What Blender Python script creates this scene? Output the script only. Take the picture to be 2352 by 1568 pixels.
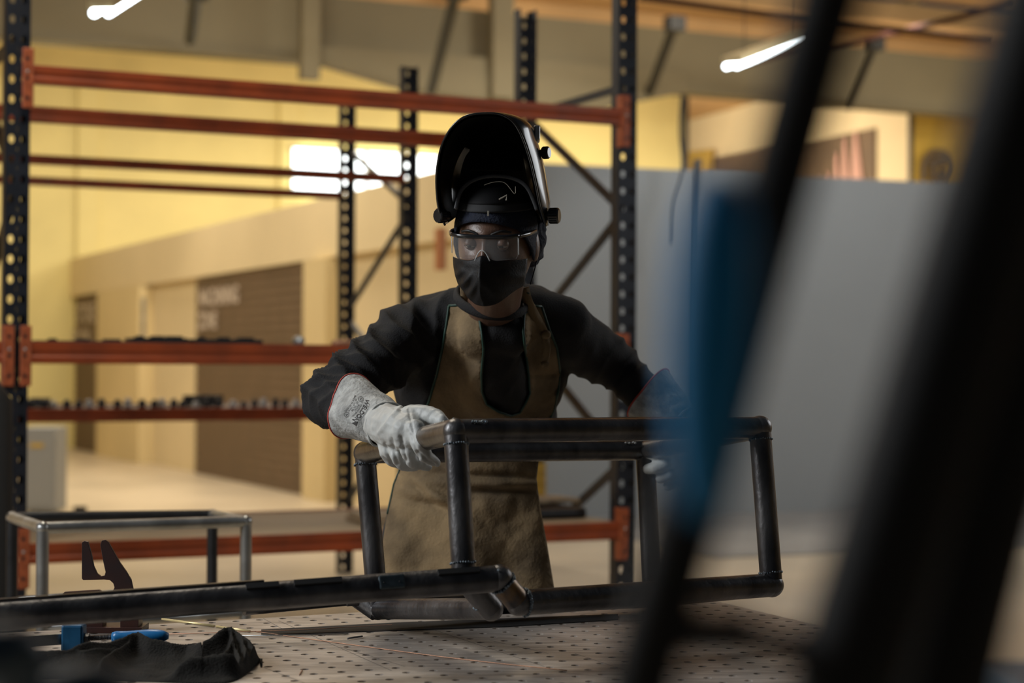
import bpy, bmesh, math, random
import numpy as np
from mathutils import Vector, Matrix, noise
from mathutils.bvhtree import BVHTree
from mathutils.geometry import delaunay_2d_cdt
random.seed(7)
S = bpy.context.scene
C = S.collection
for o in list(bpy.data.objects): bpy.data.objects.remove(o)
# ------------------------------------------------------------ camera
CZ = 1.35
F, PIT, ROL = 4033.0, .01376, .00484
cd = bpy.data.cameras.new('camera'); cam = bpy.data.objects.new('camera', cd); C.objects.link(cam)
S.camera = cam
cd.sensor_width = 36; cd.lens = F/2352*36
cd.clip_start = .05; cd.clip_end = 200
cam.matrix_world = Matrix.Translation((0, 0, CZ)) @ Matrix.Rotation(math.pi/2+PIT, 4, 'X') @ Matrix.Rotation(ROL, 4, 'Z')
cd.dof.use_dof = True; cd.dof.focus_distance = 3.40; cd.dof.aperture_fstop = 2.8
# ------------------------------------------------------------ world, exposure
W = bpy.data.worlds.new('world'); S.world = W; W.use_nodes = True
W.node_tree.nodes['Background'].inputs[0].default_value = (.75, .85, 1, 1)
W.node_tree.nodes['Background'].inputs[1].default_value = .03
S.view_settings.view_transform = 'Standard'; S.view_settings.look = 'None'
S.view_settings.exposure = 0; S.view_settings.gamma = 1
def P(px, py, d):
    """point seen in that direction of the photograph at distance d (metres) into the room"""
    u = (px-1176)/F; v = (784-py)/F
    uu = u*math.cos(ROL)-v*math.sin(ROL); vv = u*math.sin(ROL)+v*math.cos(ROL)
    Y = math.cos(PIT)-vv*math.sin(PIT); Z = math.sin(PIT)+vv*math.cos(PIT)
    return Vector((uu/Y*d, d, Z/Y*d+CZ))
def area(name, loc, to, size, power, col, sy=None):
    l = bpy.data.lights.new(name, 'AREA'); l.energy = power; l.color = col; l.size = size
    if sy: l.shape = 'RECTANGLE'; l.size_y = sy
    o = bpy.data.objects.new(name, l); C.objects.link(o); o.location = loc
    o.rotation_euler = (Vector(to)-Vector(loc)).to_track_quat('-Z', 'Y').to_euler()
    return o
COOL = (.93, .97, 1); WARM = (1, .9, .72)
area('side_lamp', (-3.3, 2.5, 2.9), (-.1, 3.6, 1.35), 1.0, 118, COOL, 1.6)
area('overhead_lamp', (-1.3, 5.6, 4.6), (-.3, 5.8, 1), 1.6, 60, WARM, .5)
for x, y, p in ((-6, 13, 230), (-1.5, 16.5, 260), (4, 21, 260), (-8.0, 18.5, 190), (-3.5, 20.5, 170), (1.5, 23.5, 190), (9, 28, 60)):
    area('hall_lamp', (x, y, 5.6), (x, y+1.5, 0), 2.4, p, WARM, 1.2)
for x, y, p in ((-3, 21, 80), (2.5, 23.5, 110), (8, 25, 140)): area('roof_fill', (x, y, 6.3), (x-1.5, y+5, 7.3), 1.5, p, WARM, .6)  # added uplights that brighten the ceiling, no fixtures behind them
area('bay_lamp', (4.6, 12.0, 5.0), (3.6, 16, 1), 2.0, 185, COOL, 1.0)
area('rear_fill', (3.2, 5.6, 2.5), (.0, 3.6, 1.6), 1.8, 28, COOL, 1.2)  # added off-view light for the sheen on the helmet's right side
for x, y, p in ((-6.5, 23.6, 36), (-3.4, 25.8, 42), (-.3, 27.4, 75), (2.2, 28.9, 90)): area('wall_fill_and_fitting', (x, y, 5.3), (x-.8, y+3.2, 3.2), 1.2, p, WARM, .5)  # added wash lights that brighten the back wall
area('far_bay_fill', (1.0, 34.5, 5.2), (6, 38, 3.5), 3, 560, WARM)  # added fill to brighten the cream wall of the far bay
area('end_bay_lamp', (8.5, 27.5, 4.2), (8.0, 32, 3.2), 1, 60, WARM)
# ------------------------------------------------------------ materials
MATS = {}
def mat(name, col, rough=.5, metal=0, var=0, vscale=8, bump=0, bscale=60, col2=None, emit=0, stretch=None, spec=.5, detail=4, alpha=1, trans=0, coat=0, thr=None):
    if name in MATS: return MATS[name]
    m = bpy.data.materials.new(name); m.use_nodes = True; MATS[name] = m
    nt = m.node_tree; b = nt.nodes['Principled BSDF']
    col = tuple(col)+(1,)
    b.inputs['Base Color'].default_value = col; b.inputs['Roughness'].default_value = rough
    b.inputs['Metallic'].default_value = metal; b.inputs['Specular IOR Level'].default_value = spec
    b.inputs['Coat Weight'].default_value = coat
    if trans: b.inputs['Transmission Weight'].default_value = trans; b.inputs['IOR'].default_value = 1.12
    if alpha < 1: b.inputs['Alpha'].default_value = alpha
    if emit: b.inputs['Emission Color'].default_value = col; b.inputs['Emission Strength'].default_value = emit
    tc = nt.nodes.new('ShaderNodeTexCoord'); mp = nt.nodes.new('ShaderNodeMapping')
    nt.links.new(tc.outputs['Object'], mp.inputs[0])
    if stretch: mp.inputs['Scale'].default_value = stretch
    if var:
        n = nt.nodes.new('ShaderNodeTexNoise'); n.inputs['Scale'].default_value = vscale; n.inputs['Detail'].default_value = detail
        nt.links.new(mp.outputs[0], n.inputs['Vector'])
        r = nt.nodes.new('ShaderNodeValToRGB')
        c2 = col2 if col2 else tuple(c*(1-var) for c in col[:3])
        lo, hi = thr if thr else (.35, .65)
        r.color_ramp.elements[0].position = lo; r.color_ramp.elements[0].color = tuple(c2)+(1,)
        r.color_ramp.elements[1].position = hi; r.color_ramp.elements[1].color = col
        nt.links.new(n.outputs['Fac'], r.inputs[0]); nt.links.new(r.outputs[0], b.inputs['Base Color'])
        mr = nt.nodes.new('ShaderNodeMapRange'); mr.inputs[3].default_value = max(0.05, rough-.1); mr.inputs[4].default_value = min(1, rough+.1)
        nt.links.new(n.outputs['Fac'], mr.inputs[0]); nt.links.new(mr.outputs[0], b.inputs['Roughness'])
    if bump:
        n = nt.nodes.new('ShaderNodeTexNoise'); n.inputs['Scale'].default_value = bscale; n.inputs['Detail'].default_value = 5
        nt.links.new(mp.outputs[0], n.inputs['Vector'])
        bp = nt.nodes.new('ShaderNodeBump'); bp.inputs['Strength'].default_value = bump; bp.inputs['Distance'].default_value = .01
        nt.links.new(n.outputs['Fac'], bp.inputs['Height']); nt.links.new(bp.outputs[0], b.inputs['Normal'])
    return m
RAW = mat('raw_steel', (.16, .155, .155), .36, .85, .5, 14, .15, 90, (.06, .058, .062), stretch=(1, 1, .5))
HEAT = mat('heat_tinted_steel', (.20, .13, .07), .33, .85, .6, 30, .1, 80, (.05, .06, .08))
WELD = mat('weld_bead', (.28, .33, .37), .35, .85, .6, 90, .6, 160, (.07, .09, .11))
GALV = mat('galvanised_steel', (.42, .42, .41), .35, .8, .35, 10, .05, 80)
DARKM = mat('dark_metal', (.03, .03, .032), .45, .5, .3, 20)
BLACK = mat('black_paint', (.005, .005, .0055), .75, 0, .3, 10)
NAVYP = mat('navy_painted_steel', (.012, .015, .024), .45, .2, .35, 6, .1, 30)
ORANGE = mat('orange_painted_steel', (.33, .056, .010), .42, .1, .35, 5, .05, 50, (.2, .04, .013))
ORANGE2 = mat('orange_connector_paint', (.42, .10, .035), .45, .1, .35, 30)
YELW = mat('yellow_wall_paint', (.78, .66, .28), .8, 0, .12, .8)
CREAM = mat('cream_panel', (.74, .61, .37), .75, 0, .1, .6)
CREAM2 = mat('cream_frame', (.70, .56, .30), .7, 0, .1, .6)
BROWN = mat('brown_roller_door', (.16, .105, .06), .7, 0, .15, 3)
OLIVE = mat('olive_girder_paint', (.15, .13, .08), .75, 0, .15, .5)
CEIL = mat('tan_ceiling', (.58, .36, .16), .8, 0, .2, .5)
GREYW = mat('grey_partition', (.27, .275, .27), .6, 0, .08, .5)
FLOOR = mat('concrete_floor', (.60, .50, .36), .38, 0, .2, .7, .05, 10)
PLY = mat('plywood', (.42, .30, .18), .6, 0, .3, 6, stretch=(1, 8, 1))
SHIRT = mat('black_cotton', (.017, .016, .0165), .85, 0, .3, 40, .25, 300, spec=.3)
NAVYC = mat('navy_cotton', (.012, .016, .032), .8, 0, .3, 60, .4, 200, spec=.3)
SUEDE = mat('tan_suede', (.26, .18, .095), .9, 0, .5, 9, .22, 160, (.11, .078, .046), detail=6, spec=.25)
GREEN = mat('green_binding', (.006, .035, .022), .6)
GLOVE = mat('grey_leather', (.52, .53, .51), .5, 0, .2, 14, .2, 60, (.42, .42, .40), spec=.4)
GLOVEC = mat('grey_split_suede', (.50, .50, .48), .85, 0, .35, 26, .5, 120, (.24, .24, .23), detail=8, spec=.2)
RED = mat('red_piping', (.42, .045, .03), .6)
SKIN = mat('skin', (.13, .068, .043), .42, 0, .25, 30, .1, 220, spec=.5)
LIP = mat('dark_hair', (.008, .006, .005), .6)
EYEW = mat('eye_white', (.40, .36, .32), .25)
EYED = mat('eye_dark', (.012, .007, .005), .1)
HELM = mat('black_glossy_plastic', (.012, .0125, .014), .22, 0, .2, 20, coat=.3)
HELMM = mat('black_matt_plastic', (.004, .004, .0045), .7, spec=.2)
MASKM = mat('black_mask_fabric', (.006, .0058, .0065), .58, 0, .2, 60, .12, 240, spec=.3)
INK = mat('black_ink', (.03, .03, .032), .7)
BLUEP = mat('blue_plastic', (.008, .14, .36), .35, 0, .1, 30)
BLUEM = mat('blue_cast_iron', (.01, .10, .22), .45, .2, .3, 30)
BLUED = mat('dark_blue_enamel', (.0, .245, .58), .6)
WHITE = mat('white_print', (.55, .46, .38), .7)
PINK = mat('pink_print', (.50, .28, .22), .7)
YBAN = mat('mustard_banner', (.55, .36, .06), .6, 0, .2, 2)
RUST = mat('oxide_brown_plate', (.060, .022, .016), .36, .3, .5, 9, 0, 50, (.03, .024, .026))
CLOTH = mat('charcoal_work_cloth', (.020, .0185, .016), .9, 0, .4, 12, .35, 250, (.010, .009, .008), spec=.2)
COPPER = mat('copper_wire', (.36, .20, .13), .5, .7)
BRASS = mat('brass_rod', (.75, .62, .32), .35, .4)
CLEAR = mat('clear_lens', (1, 1, 1), .03, 0, alpha=.045, spec=.6)
TUBE = mat('fluorescent_tube', (.85, .95, 1), .5, emit=9)
DAY = mat('daylight_pane', (.88, .96, 1), .5, emit=4)
def table_mat():
    m = mat('scratched_table_steel', (.58, .53, .48), .42, .45, .45, 3.5, .08, 60, (.30, .27, .245), detail=8)
    nt = m.node_tree; b = nt.nodes['Principled BSDF']
    old = b.inputs['Base Color'].links[0].from_socket
    tc = nt.nodes.new('ShaderNodeTexCoord')
    g = nt.nodes.new('ShaderNodeTexNoise'); g.inputs['Scale'].default_value = 26; g.inputs['Detail'].default_value = 8; g.inputs['Distortion'].default_value = 1.5
    mp = nt.nodes.new('ShaderNodeMapping'); mp.inputs['Scale'].default_value = (.25, 1.6, 1); mp.inputs['Rotation'].default_value = (0, 0, .4)
    nt.links.new(tc.outputs['Object'], mp.inputs[0]); nt.links.new(mp.outputs[0], g.inputs['Vector'])
    r = nt.nodes.new('ShaderNodeValToRGB'); r.color_ramp.elements[0].position = .3; r.color_ramp.elements[0].color = (.45, .42, .4, 1)
    r.color_ramp.elements[1].position = .62; r.color_ramp.elements[1].color = (1.1, 1.08, 1.06, 1)
    nt.links.new(g.outputs['Fac'], r.inputs[0])
    mx = nt.nodes.new('ShaderNodeMixRGB'); mx.blend_type = 'MULTIPLY'; mx.inputs[0].default_value = .85
    nt.links.new(old, mx.inputs[1]); nt.links.new(r.outputs[0], mx.inputs[2]); nt.links.new(mx.outputs[0], b.inputs['Base Color'])
    return m
TABLE = table_mat()
# ------------------------------------------------------------ helpers
def tag(o, label, cat, group=None, kind=None):
    o['label'] = label; o['category'] = cat
    if group: o['group'] = group
    if kind: o['kind'] = kind
    return o
def empty(name, loc, label=None, cat=None, group=None):
    o = bpy.data.objects.new(name, None); C.objects.link(o); o.location = loc; o.empty_display_size = .05
    if label: tag(o, label, cat, group)
    bpy.context.view_layer.update()
    return o
def link(name, me, m, parent=None, smooth=False):
    o = bpy.data.objects.new(name, me); C.objects.link(o)
    if m: me.materials.append(m)
    if parent:
        o.parent = parent; o.matrix_parent_inverse = parent_world(parent).inverted()
    if smooth: me.polygons.foreach_set('use_smooth', [True]*len(me.polygons))
    return o
def parent_world(p):
    mtx = Matrix.Translation(p.location) @ p.rotation_euler.to_matrix().to_4x4()
    if p.parent: mtx = parent_world(p.parent) @ p.matrix_parent_inverse @ mtx
    return mtx
class MB:
    """collects shapes (world coordinates), then builds ONE mesh object with its origin at its own middle"""
    def __init__(s): s.v = []; s.f = []
    def add(s, v, f):
        n = len(s.v); s.v += [Vector(p) for p in v]; s.f += [tuple(i+n for i in q) for q in f]; return s
    def box(s, c, size, R=None, taper=1):
        hx, hy, hz = [a/2 for a in size]; c = Vector(c); vs = []
        for z in (-hz, hz):
            k = taper if z > 0 else 1
            for x, y in ((-hx, -hy), (hx, -hy), (hx, hy), (-hx, hy)):
                p = Vector((x*k, y*k, z)); vs.append(c+(R @ p if R else p))
        return s.add(vs, [(3, 2, 1, 0), (4, 5, 6, 7), (0, 1, 5, 4), (1, 2, 6, 5), (2, 3, 7, 6), (3, 0, 4, 7)])
    def tube(s, pts, r, n=20, caps=True, closed=False, flat=1.0):
        pts = [Vector(p) for p in pts]; k = len(pts)
        rs = r if isinstance(r, (list, tuple)) else [r]*k
        up = None; base = len(s.v)
        for i, p in enumerate(pts):
            if closed: t = (pts[(i+1) % k]-pts[i-1])
            else: t = pts[min(i+1, k-1)]-pts[max(i-1, 0)]
            t.normalize()
            if up is None:
                up = Vector((0, 0, 1)) if abs(t.z) < .9 else Vector((1, 0, 0))
            a = up-t*up.dot(t)
            if a.length < 1e-6: a = t.orthogonal()
            a.normalize(); up = a; b = t.cross(a)
            for j in range(n):
                q = 2*math.pi*j/n
                s.v.append(p+a*math.cos(q)*rs[i]*flat+b*math.sin(q)*rs[i])
        m = k if closed else k-1
        for i in range(m):
            for j in range(n):
                a0 = base+i*n+j; a1 = base+i*n+(j+1) % n; b0 = base+((i+1) % k)*n+j; b1 = base+((i+1) % k)*n+(j+1) % n
                s.f.append((a0, a1, b1, b0))
        if caps and not closed:
            s.f.append(tuple(base+j for j in range(n))[::-1]); s.f.append(tuple(base+(k-1)*n+j for j in range(n)))
        return s
    def capsule(s, p0, r0, p1, r1, n=16):
        p0 = Vector(p0); p1 = Vector(p1); t = (p1-p0)
        if t.length < 1e-6: t = Vector((0, 0, 1e-4)); p1 = p0+t
        t = t.normalized(); pts = []; rs = []
        for i in range(5):
            a = math.pi/2*(1-i/5); pts.append(p0-t*r0*math.sin(a)); rs.append(max(r0*math.cos(a), 1e-4))
        pts += [p0, p1]; rs += [r0, r1]
        for i in range(1, 6):
            a = math.pi/2*i/5; pts.append(p1+t*r1*math.sin(a)); rs.append(max(r1*math.cos(a), 1e-4))
        return s.tube(pts, rs, n)
    def ball(s, c, r, R=None, n=20, m=12):
        c = Vector(c); r = Vector(r) if not isinstance(r, (int, float)) else Vector((r, r, r)); base = len(s.v)
        for i in range(1, m):
            a = math.pi*i/m
            for j in range(n):
                q = 2*math.pi*j/n; p = Vector((r.x*math.sin(a)*math.cos(q), r.y*math.sin(a)*math.sin(q), r.z*math.cos(a)))
                s.v.append(c+(R @ p if R else p))
        t = Vector((0, 0, r.z)); s.v.append(c+(R @ t if R else t)); s.v.append(c-(R @ t if R else t)); T = len(s.v)-2
        for i in range(m-2):
            for j in range(n):
                s.f.append((base+i*n+j, base+(i+1)*n+j, base+(i+1)*n+(j+1) % n, base+i*n+(j+1) % n))
        for j in range(n):
            s.f.append((T, base+j, base+(j+1) % n)); s.f.append((T+1, base+(m-2)*n+(j+1) % n, base+(m-2)*n+j))
        return s
    def prism(s, poly, ext):
        """poly: 3-D points of an outline, ext: extrusion vector"""
        n = len(poly); ext = Vector(ext); base = len(s.v)
        s.v += [Vector(p) for p in poly]+[Vector(p)+ext for p in poly]
        s.f.append(tuple(base+i for i in range(n))); s.f.append(tuple(base+n+i for i in range(n))[::-1])
        for i in range(n):
            j = (i+1) % n; s.f.append((base+j, base+i, base+n+i, base+n+j))
        return s
    def build(s, name, m, parent=None, smooth=False, bevel=0, angle=None):
        c = sum(s.v, Vector())/len(s.v)
        me = bpy.data.meshes.new(name); me.from_pydata([tuple(p-c) for p in s.v], [], s.f); me.update()
        bm = bmesh.new(); bm.from_mesh(me); bmesh.ops.recalc_face_normals(bm, faces=bm.faces); bm.to_mesh(me); bm.free()
        o = link(name, me, m, None, smooth); o.location = c
        if parent: o.parent = parent; o.matrix_parent_inverse = parent_world(parent).inverted()
        if bevel:
            b = o.modifiers.new('bevel', 'BEVEL'); b.width = bevel; b.segments = 2; b.limit_method = 'ANGLE'; b.harden_normals = False
        if smooth and angle is not None:
            try: me.set_sharp_from_angle(angle=math.radians(angle))
            except Exception: pass
        return o
def struct(o): o['kind'] = 'structure'; return o
def blob(mb, name, m, parent, voxel=.006, sm=4, disp=None):
    o = mb.build(name, m, parent, True)
    r = o.modifiers.new('remesh', 'REMESH'); r.mode = 'VOXEL'; r.voxel_size = voxel; r.use_smooth_shade = True
    if sm: q = o.modifiers.new('smooth', 'SMOOTH'); q.iterations = sm; q.factor = .5
    if disp:
        tex = bpy.data.textures.new(name+'_folds', 'CLOUDS'); tex.noise_scale = disp[1]; tex.noise_depth = 1
        d = o.modifiers.new('folds', 'DISPLACE'); d.texture = tex; d.strength = disp[0]; d.mid_level = .5; d.texture_coords = 'LOCAL'
    return o
def bake(o):
    """apply modifiers so the mesh data is final; returns a BVH in world coordinates"""
    bpy.context.view_layer.update()
    dg = bpy.context.evaluated_depsgraph_get(); ev = o.evaluated_get(dg)
    me = bpy.data.meshes.new_from_object(ev, depsgraph=dg)
    o.modifiers.clear(); o.data = me
    me.polygons.foreach_set('use_smooth', [True]*len(me.polygons)); me.update()
    mw = o.matrix_world
    return BVHTree.FromPolygons([mw @ v.co for v in me.vertices], [tuple(p.vertices) for p in me.polygons])
def fold(o, fn):
    """move every vertex of a baked mesh along its normal by fn(world point)"""
    mw = o.matrix_world; me = o.data
    ns = [v.normal.copy() for v in me.vertices]
    for v, n in zip(me.vertices, ns): v.co += n*fn(mw @ v.co)
    me.update()
EYE = Vector((0, 0, CZ))
YAW = .435
E1 = Vector((math.cos(YAW), math.sin(YAW), 0)); E2 = Vector((-math.sin(YAW), math.cos(YAW), 0)); E3 = Vector((0, 0, 1))
RY = Matrix.Rotation(YAW, 3, 'Z')
RK0 = Vector((-1.928, 6.836, CZ))
def rk(a, b, z): return RK0+E1*a+E2*b+E3*z     # rack coordinates, z above the camera height
def smoothpath(pts, n=8):
    pts = [Vector(p) for p in pts]; out = []
    for i in range(len(pts)-1):
        p0 = pts[max(i-1, 0)]; p1 = pts[i]; p2 = pts[i+1]; p3 = pts[min(i+2, len(pts)-1)]
        for k in range(n):
            t = k/n
            out.append(.5*((2*p1)+(p2-p0)*t+(2*p0-5*p1+4*p2-p3)*t*t+(3*p1-p0-3*p2+p3)*t**3))
    out.append(pts[-1]); return out
def text_mesh(body, size, m, name, parent, mapf, bold=0):
    cu = bpy.data.curves.new(name, 'FONT'); cu.body = body; cu.size = size; cu.align_x = 'CENTER'; cu.align_y = 'CENTER'; cu.offset = bold; cu.resolution_u = 3
    t = bpy.data.objects.new(name, cu); C.objects.link(t); bpy.context.view_layer.update()
    me = bpy.data.meshes.new_from_object(t.evaluated_get(bpy.context.evaluated_depsgraph_get()))
    bpy.data.objects.remove(t)
    b = MB(); b.add([mapf(v.co.x, v.co.y) for v in me.vertices], [tuple(p.vertices) for p in me.polygons])
    return b.build(name, m, parent)
#=============================================================================== SETTING
def setting():
    # floor
    struct(MB().box((0, 22, -.05), (70, 70, .1)).build('floor', FLOOR))
    # back wall: aligned with the racks; runs left-right at yaw 25 degrees
    G0 = Vector((-6.55, 24.0, 0))
    def g(a, b, z): return G0+E1*a+E2*b+E3*(z+CZ)
    wr = (Vector((2.73, 28.3, 0))-G0).length
    b = MB()
    b.box(g(12.55/2-6, 4.0, 2.0), (12.55+12, .2, 6.9), RY)
    struct(b.build('wall_back', YELW))
    # pilasters on the back wall
    for i, a in enumerate((-1.6, 1.5, 4.85)):
        struct(MB().box(g(a, 3.87, 1.5), (.34, .1, 5.9), RY).build('trim_%d' % (i+1), YELW))
    struct(MB().tube([g(12.57, 3.85, -1.3), g(12.57, 3.85, 5.2)], .06, 8).build('trim_4', DARKM))
    # daylight window high on the back wall
    w = MB().box(P(840, 398, 30.0), (2.62, .06, .71), RY).build('window_1', DAY); struct(w)
    f = MB(); c = P(840, 398, 30.0)-E2*.03
    for z in (-.38, .38): f.box(c+E3*z, (2.75, .06, .05), RY)
    for x in (-1.34, 0, 1.34): f.box(c+E1*x, (.05, .06, .8), RY)
    f.build('window_frame', CREAM2, w)
    # deep girder under the roof, with haunch
    gd = empty('roof_girder', g(0, 0, 4.4), 'deep olive steel girder spanning the hall below the tan roof', 'girder')
    MB().box(g(7.5, 0, 4.9), (36, .3, 1.0), RY).build('web', OLIVE, gd)
    MB().box(g(7.5, -.02, 4.42), (36, .42, .05), RY).build('flange', OLIVE, gd)
    h = [P(705, 142, 25.2), P(935, 209, 25.9), P(1200, 262, 27.0), P(1330, 262, 27.4), P(1463, 234, 27.9), P(1565, 214, 28.3), P(1565, 170, 28.3), P(705, 110, 25.2)]
    MB().prism([p-E2*.22 for p in h], E2*.3).build('haunch', OLIVE, gd)
    for px, py, d, w_ in ((698, 60, 25.1, .26), (1135, 110, 26.6, .34)):
        MB().box(P(px, py, d)-E2*.25, (w_, .2, 1.6), RY).build('stiffener', OLIVE, gd)
    # knee braces
    for p0, p1, lab in (((452, -20, 21), (437, 96, 24), 'dark steel knee brace above the left end of the racks'),
                        ((1048, -20, 22), (990, 210, 25.6), 'long dark steel knee brace beside the short rack post'),
                        ((1550, 55, 25), (1492, 212, 27.7), 'dark steel knee brace left of the hanging lamp on the right'),
                        ((2008, 100, 26), (1945, 245, 29.6), 'dark steel knee brace seen between the two blurred black tubes')):
        b = MB(); q0 = P(*p0); q1 = P(*p1); b.tube([q0, q1], .075, 4)
        b.box(q0, (.26, .2, .2), RY)
        o = b.build('knee_brace', BLACK); tag(o, lab, 'brace', 'knee braces under the roof')
    # roof
    b = MB(); b.box(g(8, -9, 6.4), (60, 18, .1), RY); b.box(g(8, 12, 5.9), (60, 24, .1), RY)
    struct(b.build('ceiling', CEIL))
    struct(MB().box(g(8, 1.0, 5.9), (60, .2, 1.2), RY).build('wall_upper', CEIL))
    for px0, py0, px1, py1, d0, d1, lab in ((1470, -6, 2280, 92, 17, 21, 'rusty pipe running under the roof at upper right'),
                                     (2330, 10, 1700, 150, 18, 26, 'thin dark cable tray rod rising toward the upper right corner')):
        o = MB().tube([P(px0, py0, d0), P((px0+px1)/2, (py0+py1)/2+4, (d0+d1)/2), P(px1, py1, d1)], .035, 8).build('roof_pipe', mat('rusty_pipe', (.04, .016, .013), .95, spec=.1))
        tag(o, lab, 'pipe')
    # far bay at the right: cream wall with brown sign, banner
    p0 = P(1565, 215, 42.0); p1 = P(2092, 400, 33.6)
    def wp(px, py):   # ray -> far wall plane
        d = Vector(P(px, py, 1.0))-EYE; A = Vector((p0.x, p0.y, 0)); t = Vector((p1.x-p0.x, p1.y-p0.y, 0)); n = Vector((-t.y, t.x, 0)).normalized()
        k = (A-EYE*0).dot(n)/d.dot(n); return EYE+d*k, n
    def quad(name, pts, m, th, parent=None, off=0):
        q = []
        for x, y in pts:
            w_, n = wp(x, y); q.append(w_)
        n = n if n.y < 0 else -n
        return MB().prism([a+n*off for a in q], -n*th).build(name, m, parent)
    a = quad('wall_far', [(1500, 60), (2092, 0), (2092, 1010), (1500, 960)], CREAM, .2); struct(a)
    sg = quad('wall_sign', [(1640, 366), (2014, 294), (2014, 600), (1640, 600)], BROWN, .05, None, .05)
    tag(sg, 'large brown wall sign with a fan of pale pink stripes behind the grey partition', 'sign')
    for x0, x1, t0, t1 in ((1905, 1912, 418, 396), (1922, 1934, 418, 352), (1940, 1957, 418, 318), (1962, 1990, 418, 302), (1884, 1890, 418, 405)):
        xm = (x0+x1)/2-4
        quad('stripe', [(x0, t0), (x1, t0), (xm+3, t1), (xm-3, t1)], PINK, .02, sg, .09)
    quad('trim_5', [(1598, 350), (1650, 345), (1650, 420), (1598, 420)], YBAN, .05, None, .2)['kind'] = 'structure'
    cn = P(2092, 255, 31.5)
    struct(MB().tube([Vector((cn.x, cn.y, 0)), Vector((cn.x, cn.y, 6))], .05, 8).build('trim_6', DARKM))
    bn = MB().prism([P(2096, 255, 32), P(2330, 255, 33), P(2330, 600, 33), P(2096, 600, 32)], (0, .05, 0)).build('banner', YBAN)
    tag(bn, 'mustard yellow banner with a dark lion-like head emblem at upper right', 'banner')
    em = MB()
    def e2(x, y): return P(x, y, 31.9)
    em.tube(smoothpath([e2(2124, 415), e2(2123, 385), e2(2130, 360), e2(2150, 349), e2(2172, 352), e2(2186, 368), e2(2190, 392), e2(2178, 418)]), .05, 6)
    for x0, y0, x1, y1 in ((2135, 375, 2150, 366), (2150, 366, 2175, 362), (2138, 384, 2182, 372), (2150, 398, 2172, 404), (2156, 418, 2172, 392), (2140, 392, 2150, 410), (2165, 420, 2176, 400)):
        em.tube([e2(x0, y0), e2(x1, y1)], .05, 6)
    em.build('emblem', mat('dark_print', (.09, .06, .03), .7), bn)
    # booth row on the left: cream wall with brown roller doors, running from far left to near right
    A = Vector((-7.9, 30.0, 0)); B = Vector((-.13, 14.25, 0)); t = (B-A).normalized(); n = Vector((t.y, -t.x, 0))
    if n.y > 0: n = -n
    RB = Matrix((t, -n, (0, 0, 1))).transposed()
    def onb(px, z, off=0):
        d = Vector(P(px, 800, 1.0))-EYE; k = A.dot(n)/d.dot(n); q = EYE+d*k; return Vector((q.x, q.y, z+CZ))+n*off
    L = (B-A).length
    wl = MB().box((A+B)/2-n*.1+E3*1.51, (L, .2, 3.02), RB).build('wall_left', CREAM); struct(wl)
    struct(MB().box((A+B)/2+n*.05+E3*2.72, (L, .12, .6), RB).build('trim_7', CREAM))
    xs = [(182, 250, 'door_1'), (462, 738, 'door_2')]
    for x0, x1, nm in xs:
        a0 = onb(x0, 0); a1 = onb(x1, 0); w_ = (a1-a0).length
        b = MB(); zc = (-CZ+1.05)/2
        b.box((a0+a1)/2+E3*zc+n*.03, (w_, .06, 2.40), RB)
        for k in range(24): b.box((a0+a1)/2+E3*(-CZ+.05+k*.1)+n*.065, (w_, .012, .06), RB)
        o = b.build(nm, BROWN); struct(o)
    for lines, x0, x1, ys in ((('MACHINING', 'ZONE'), 466, 573, (.80, .52)), (('STORE', 'ROOM'), 186, 236, (.76, .38))):
        c0 = onb(x0, 0, .09); c1 = onb(x1, 0, .09); wd = (c1-c0).length
        for i, ln in enumerate(lines):
            s_ = wd/len(lines[0])*1.35
            sx = c0+t*(wd*(.5 if i == 0 else .26))
            text_mesh(ln, s_, WHITE, 'lettering', bpy.data.objects['door_2' if x0 > 300 else 'door_1'],
                      lambda x, y, sx=sx, z=ys[i]: sx+t*x+E3*(y+z), .01)
    # pillars between the doors, corner strips
    for i, (x0, x1) in enumerate(((253, 352), (738, 790))):
        a0 = onb(x0, 0); a1 = onb(x1, 0)
        struct(MB().box((a0+a1)/2+E3*(-CZ+1.2+0)+n*.1, ((a1-a0).length, .2, 2.40), RB).build('trim_%d' % (8+i), CREAM2))
    o = MB().box(onb(350, .62, .14), (.10, .06, .55), RB).build('wall_fill_and_fitting', GALV); tag(o, 'narrow grey fitting on the cream wall between the two brown doors', 'fitting')
    o = MB().box(P(1012, 572, 14.3), (.10, .06, .34), RB).build('poster', mat('orange_print', (.45, .17, .06), .7)); tag(o, 'small blurred orange notice on the cream wall left of the welder', 'notice')
    # grey partition behind the right half
    q0 = Vector((-.3, 15.25, 0)); q1 = Vector((8.55, 18.625, 0)); t2 = (q1-q0).normalized(); R2 = Matrix((t2, Vector((-t2.y, t2.x, 0)), (0, 0, 1))).transposed()
    L2 = (q1-q0).length
    struct(MB().box((q0+q1)/2+E3*1.565, (L2, .1, 3.13), R2).build('wall_right', GREYW))
    for a_, nm in ((4.2/2+.02, 10), (.02, 11)):
        struct(MB().box(q0+t2*a_+E3*1.6-Vector((0, .06, 0)), (.05, .05, 3.25), R2).build('trim_%d' % nm, DARKM))
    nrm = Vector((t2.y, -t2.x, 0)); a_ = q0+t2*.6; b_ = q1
    struct(MB().prism([a_+E3*.004, b_+E3*.004, b_+nrm*3.3+E3*.004, a_+nrm*3.3+E3*.004], (0, 0, .004)).build('floor_strip', mat('grey_floor_strip', (.27, .255, .235), .5, 0, .15, 2)))  # thin strip of darker grey on the floor before the partition
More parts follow.
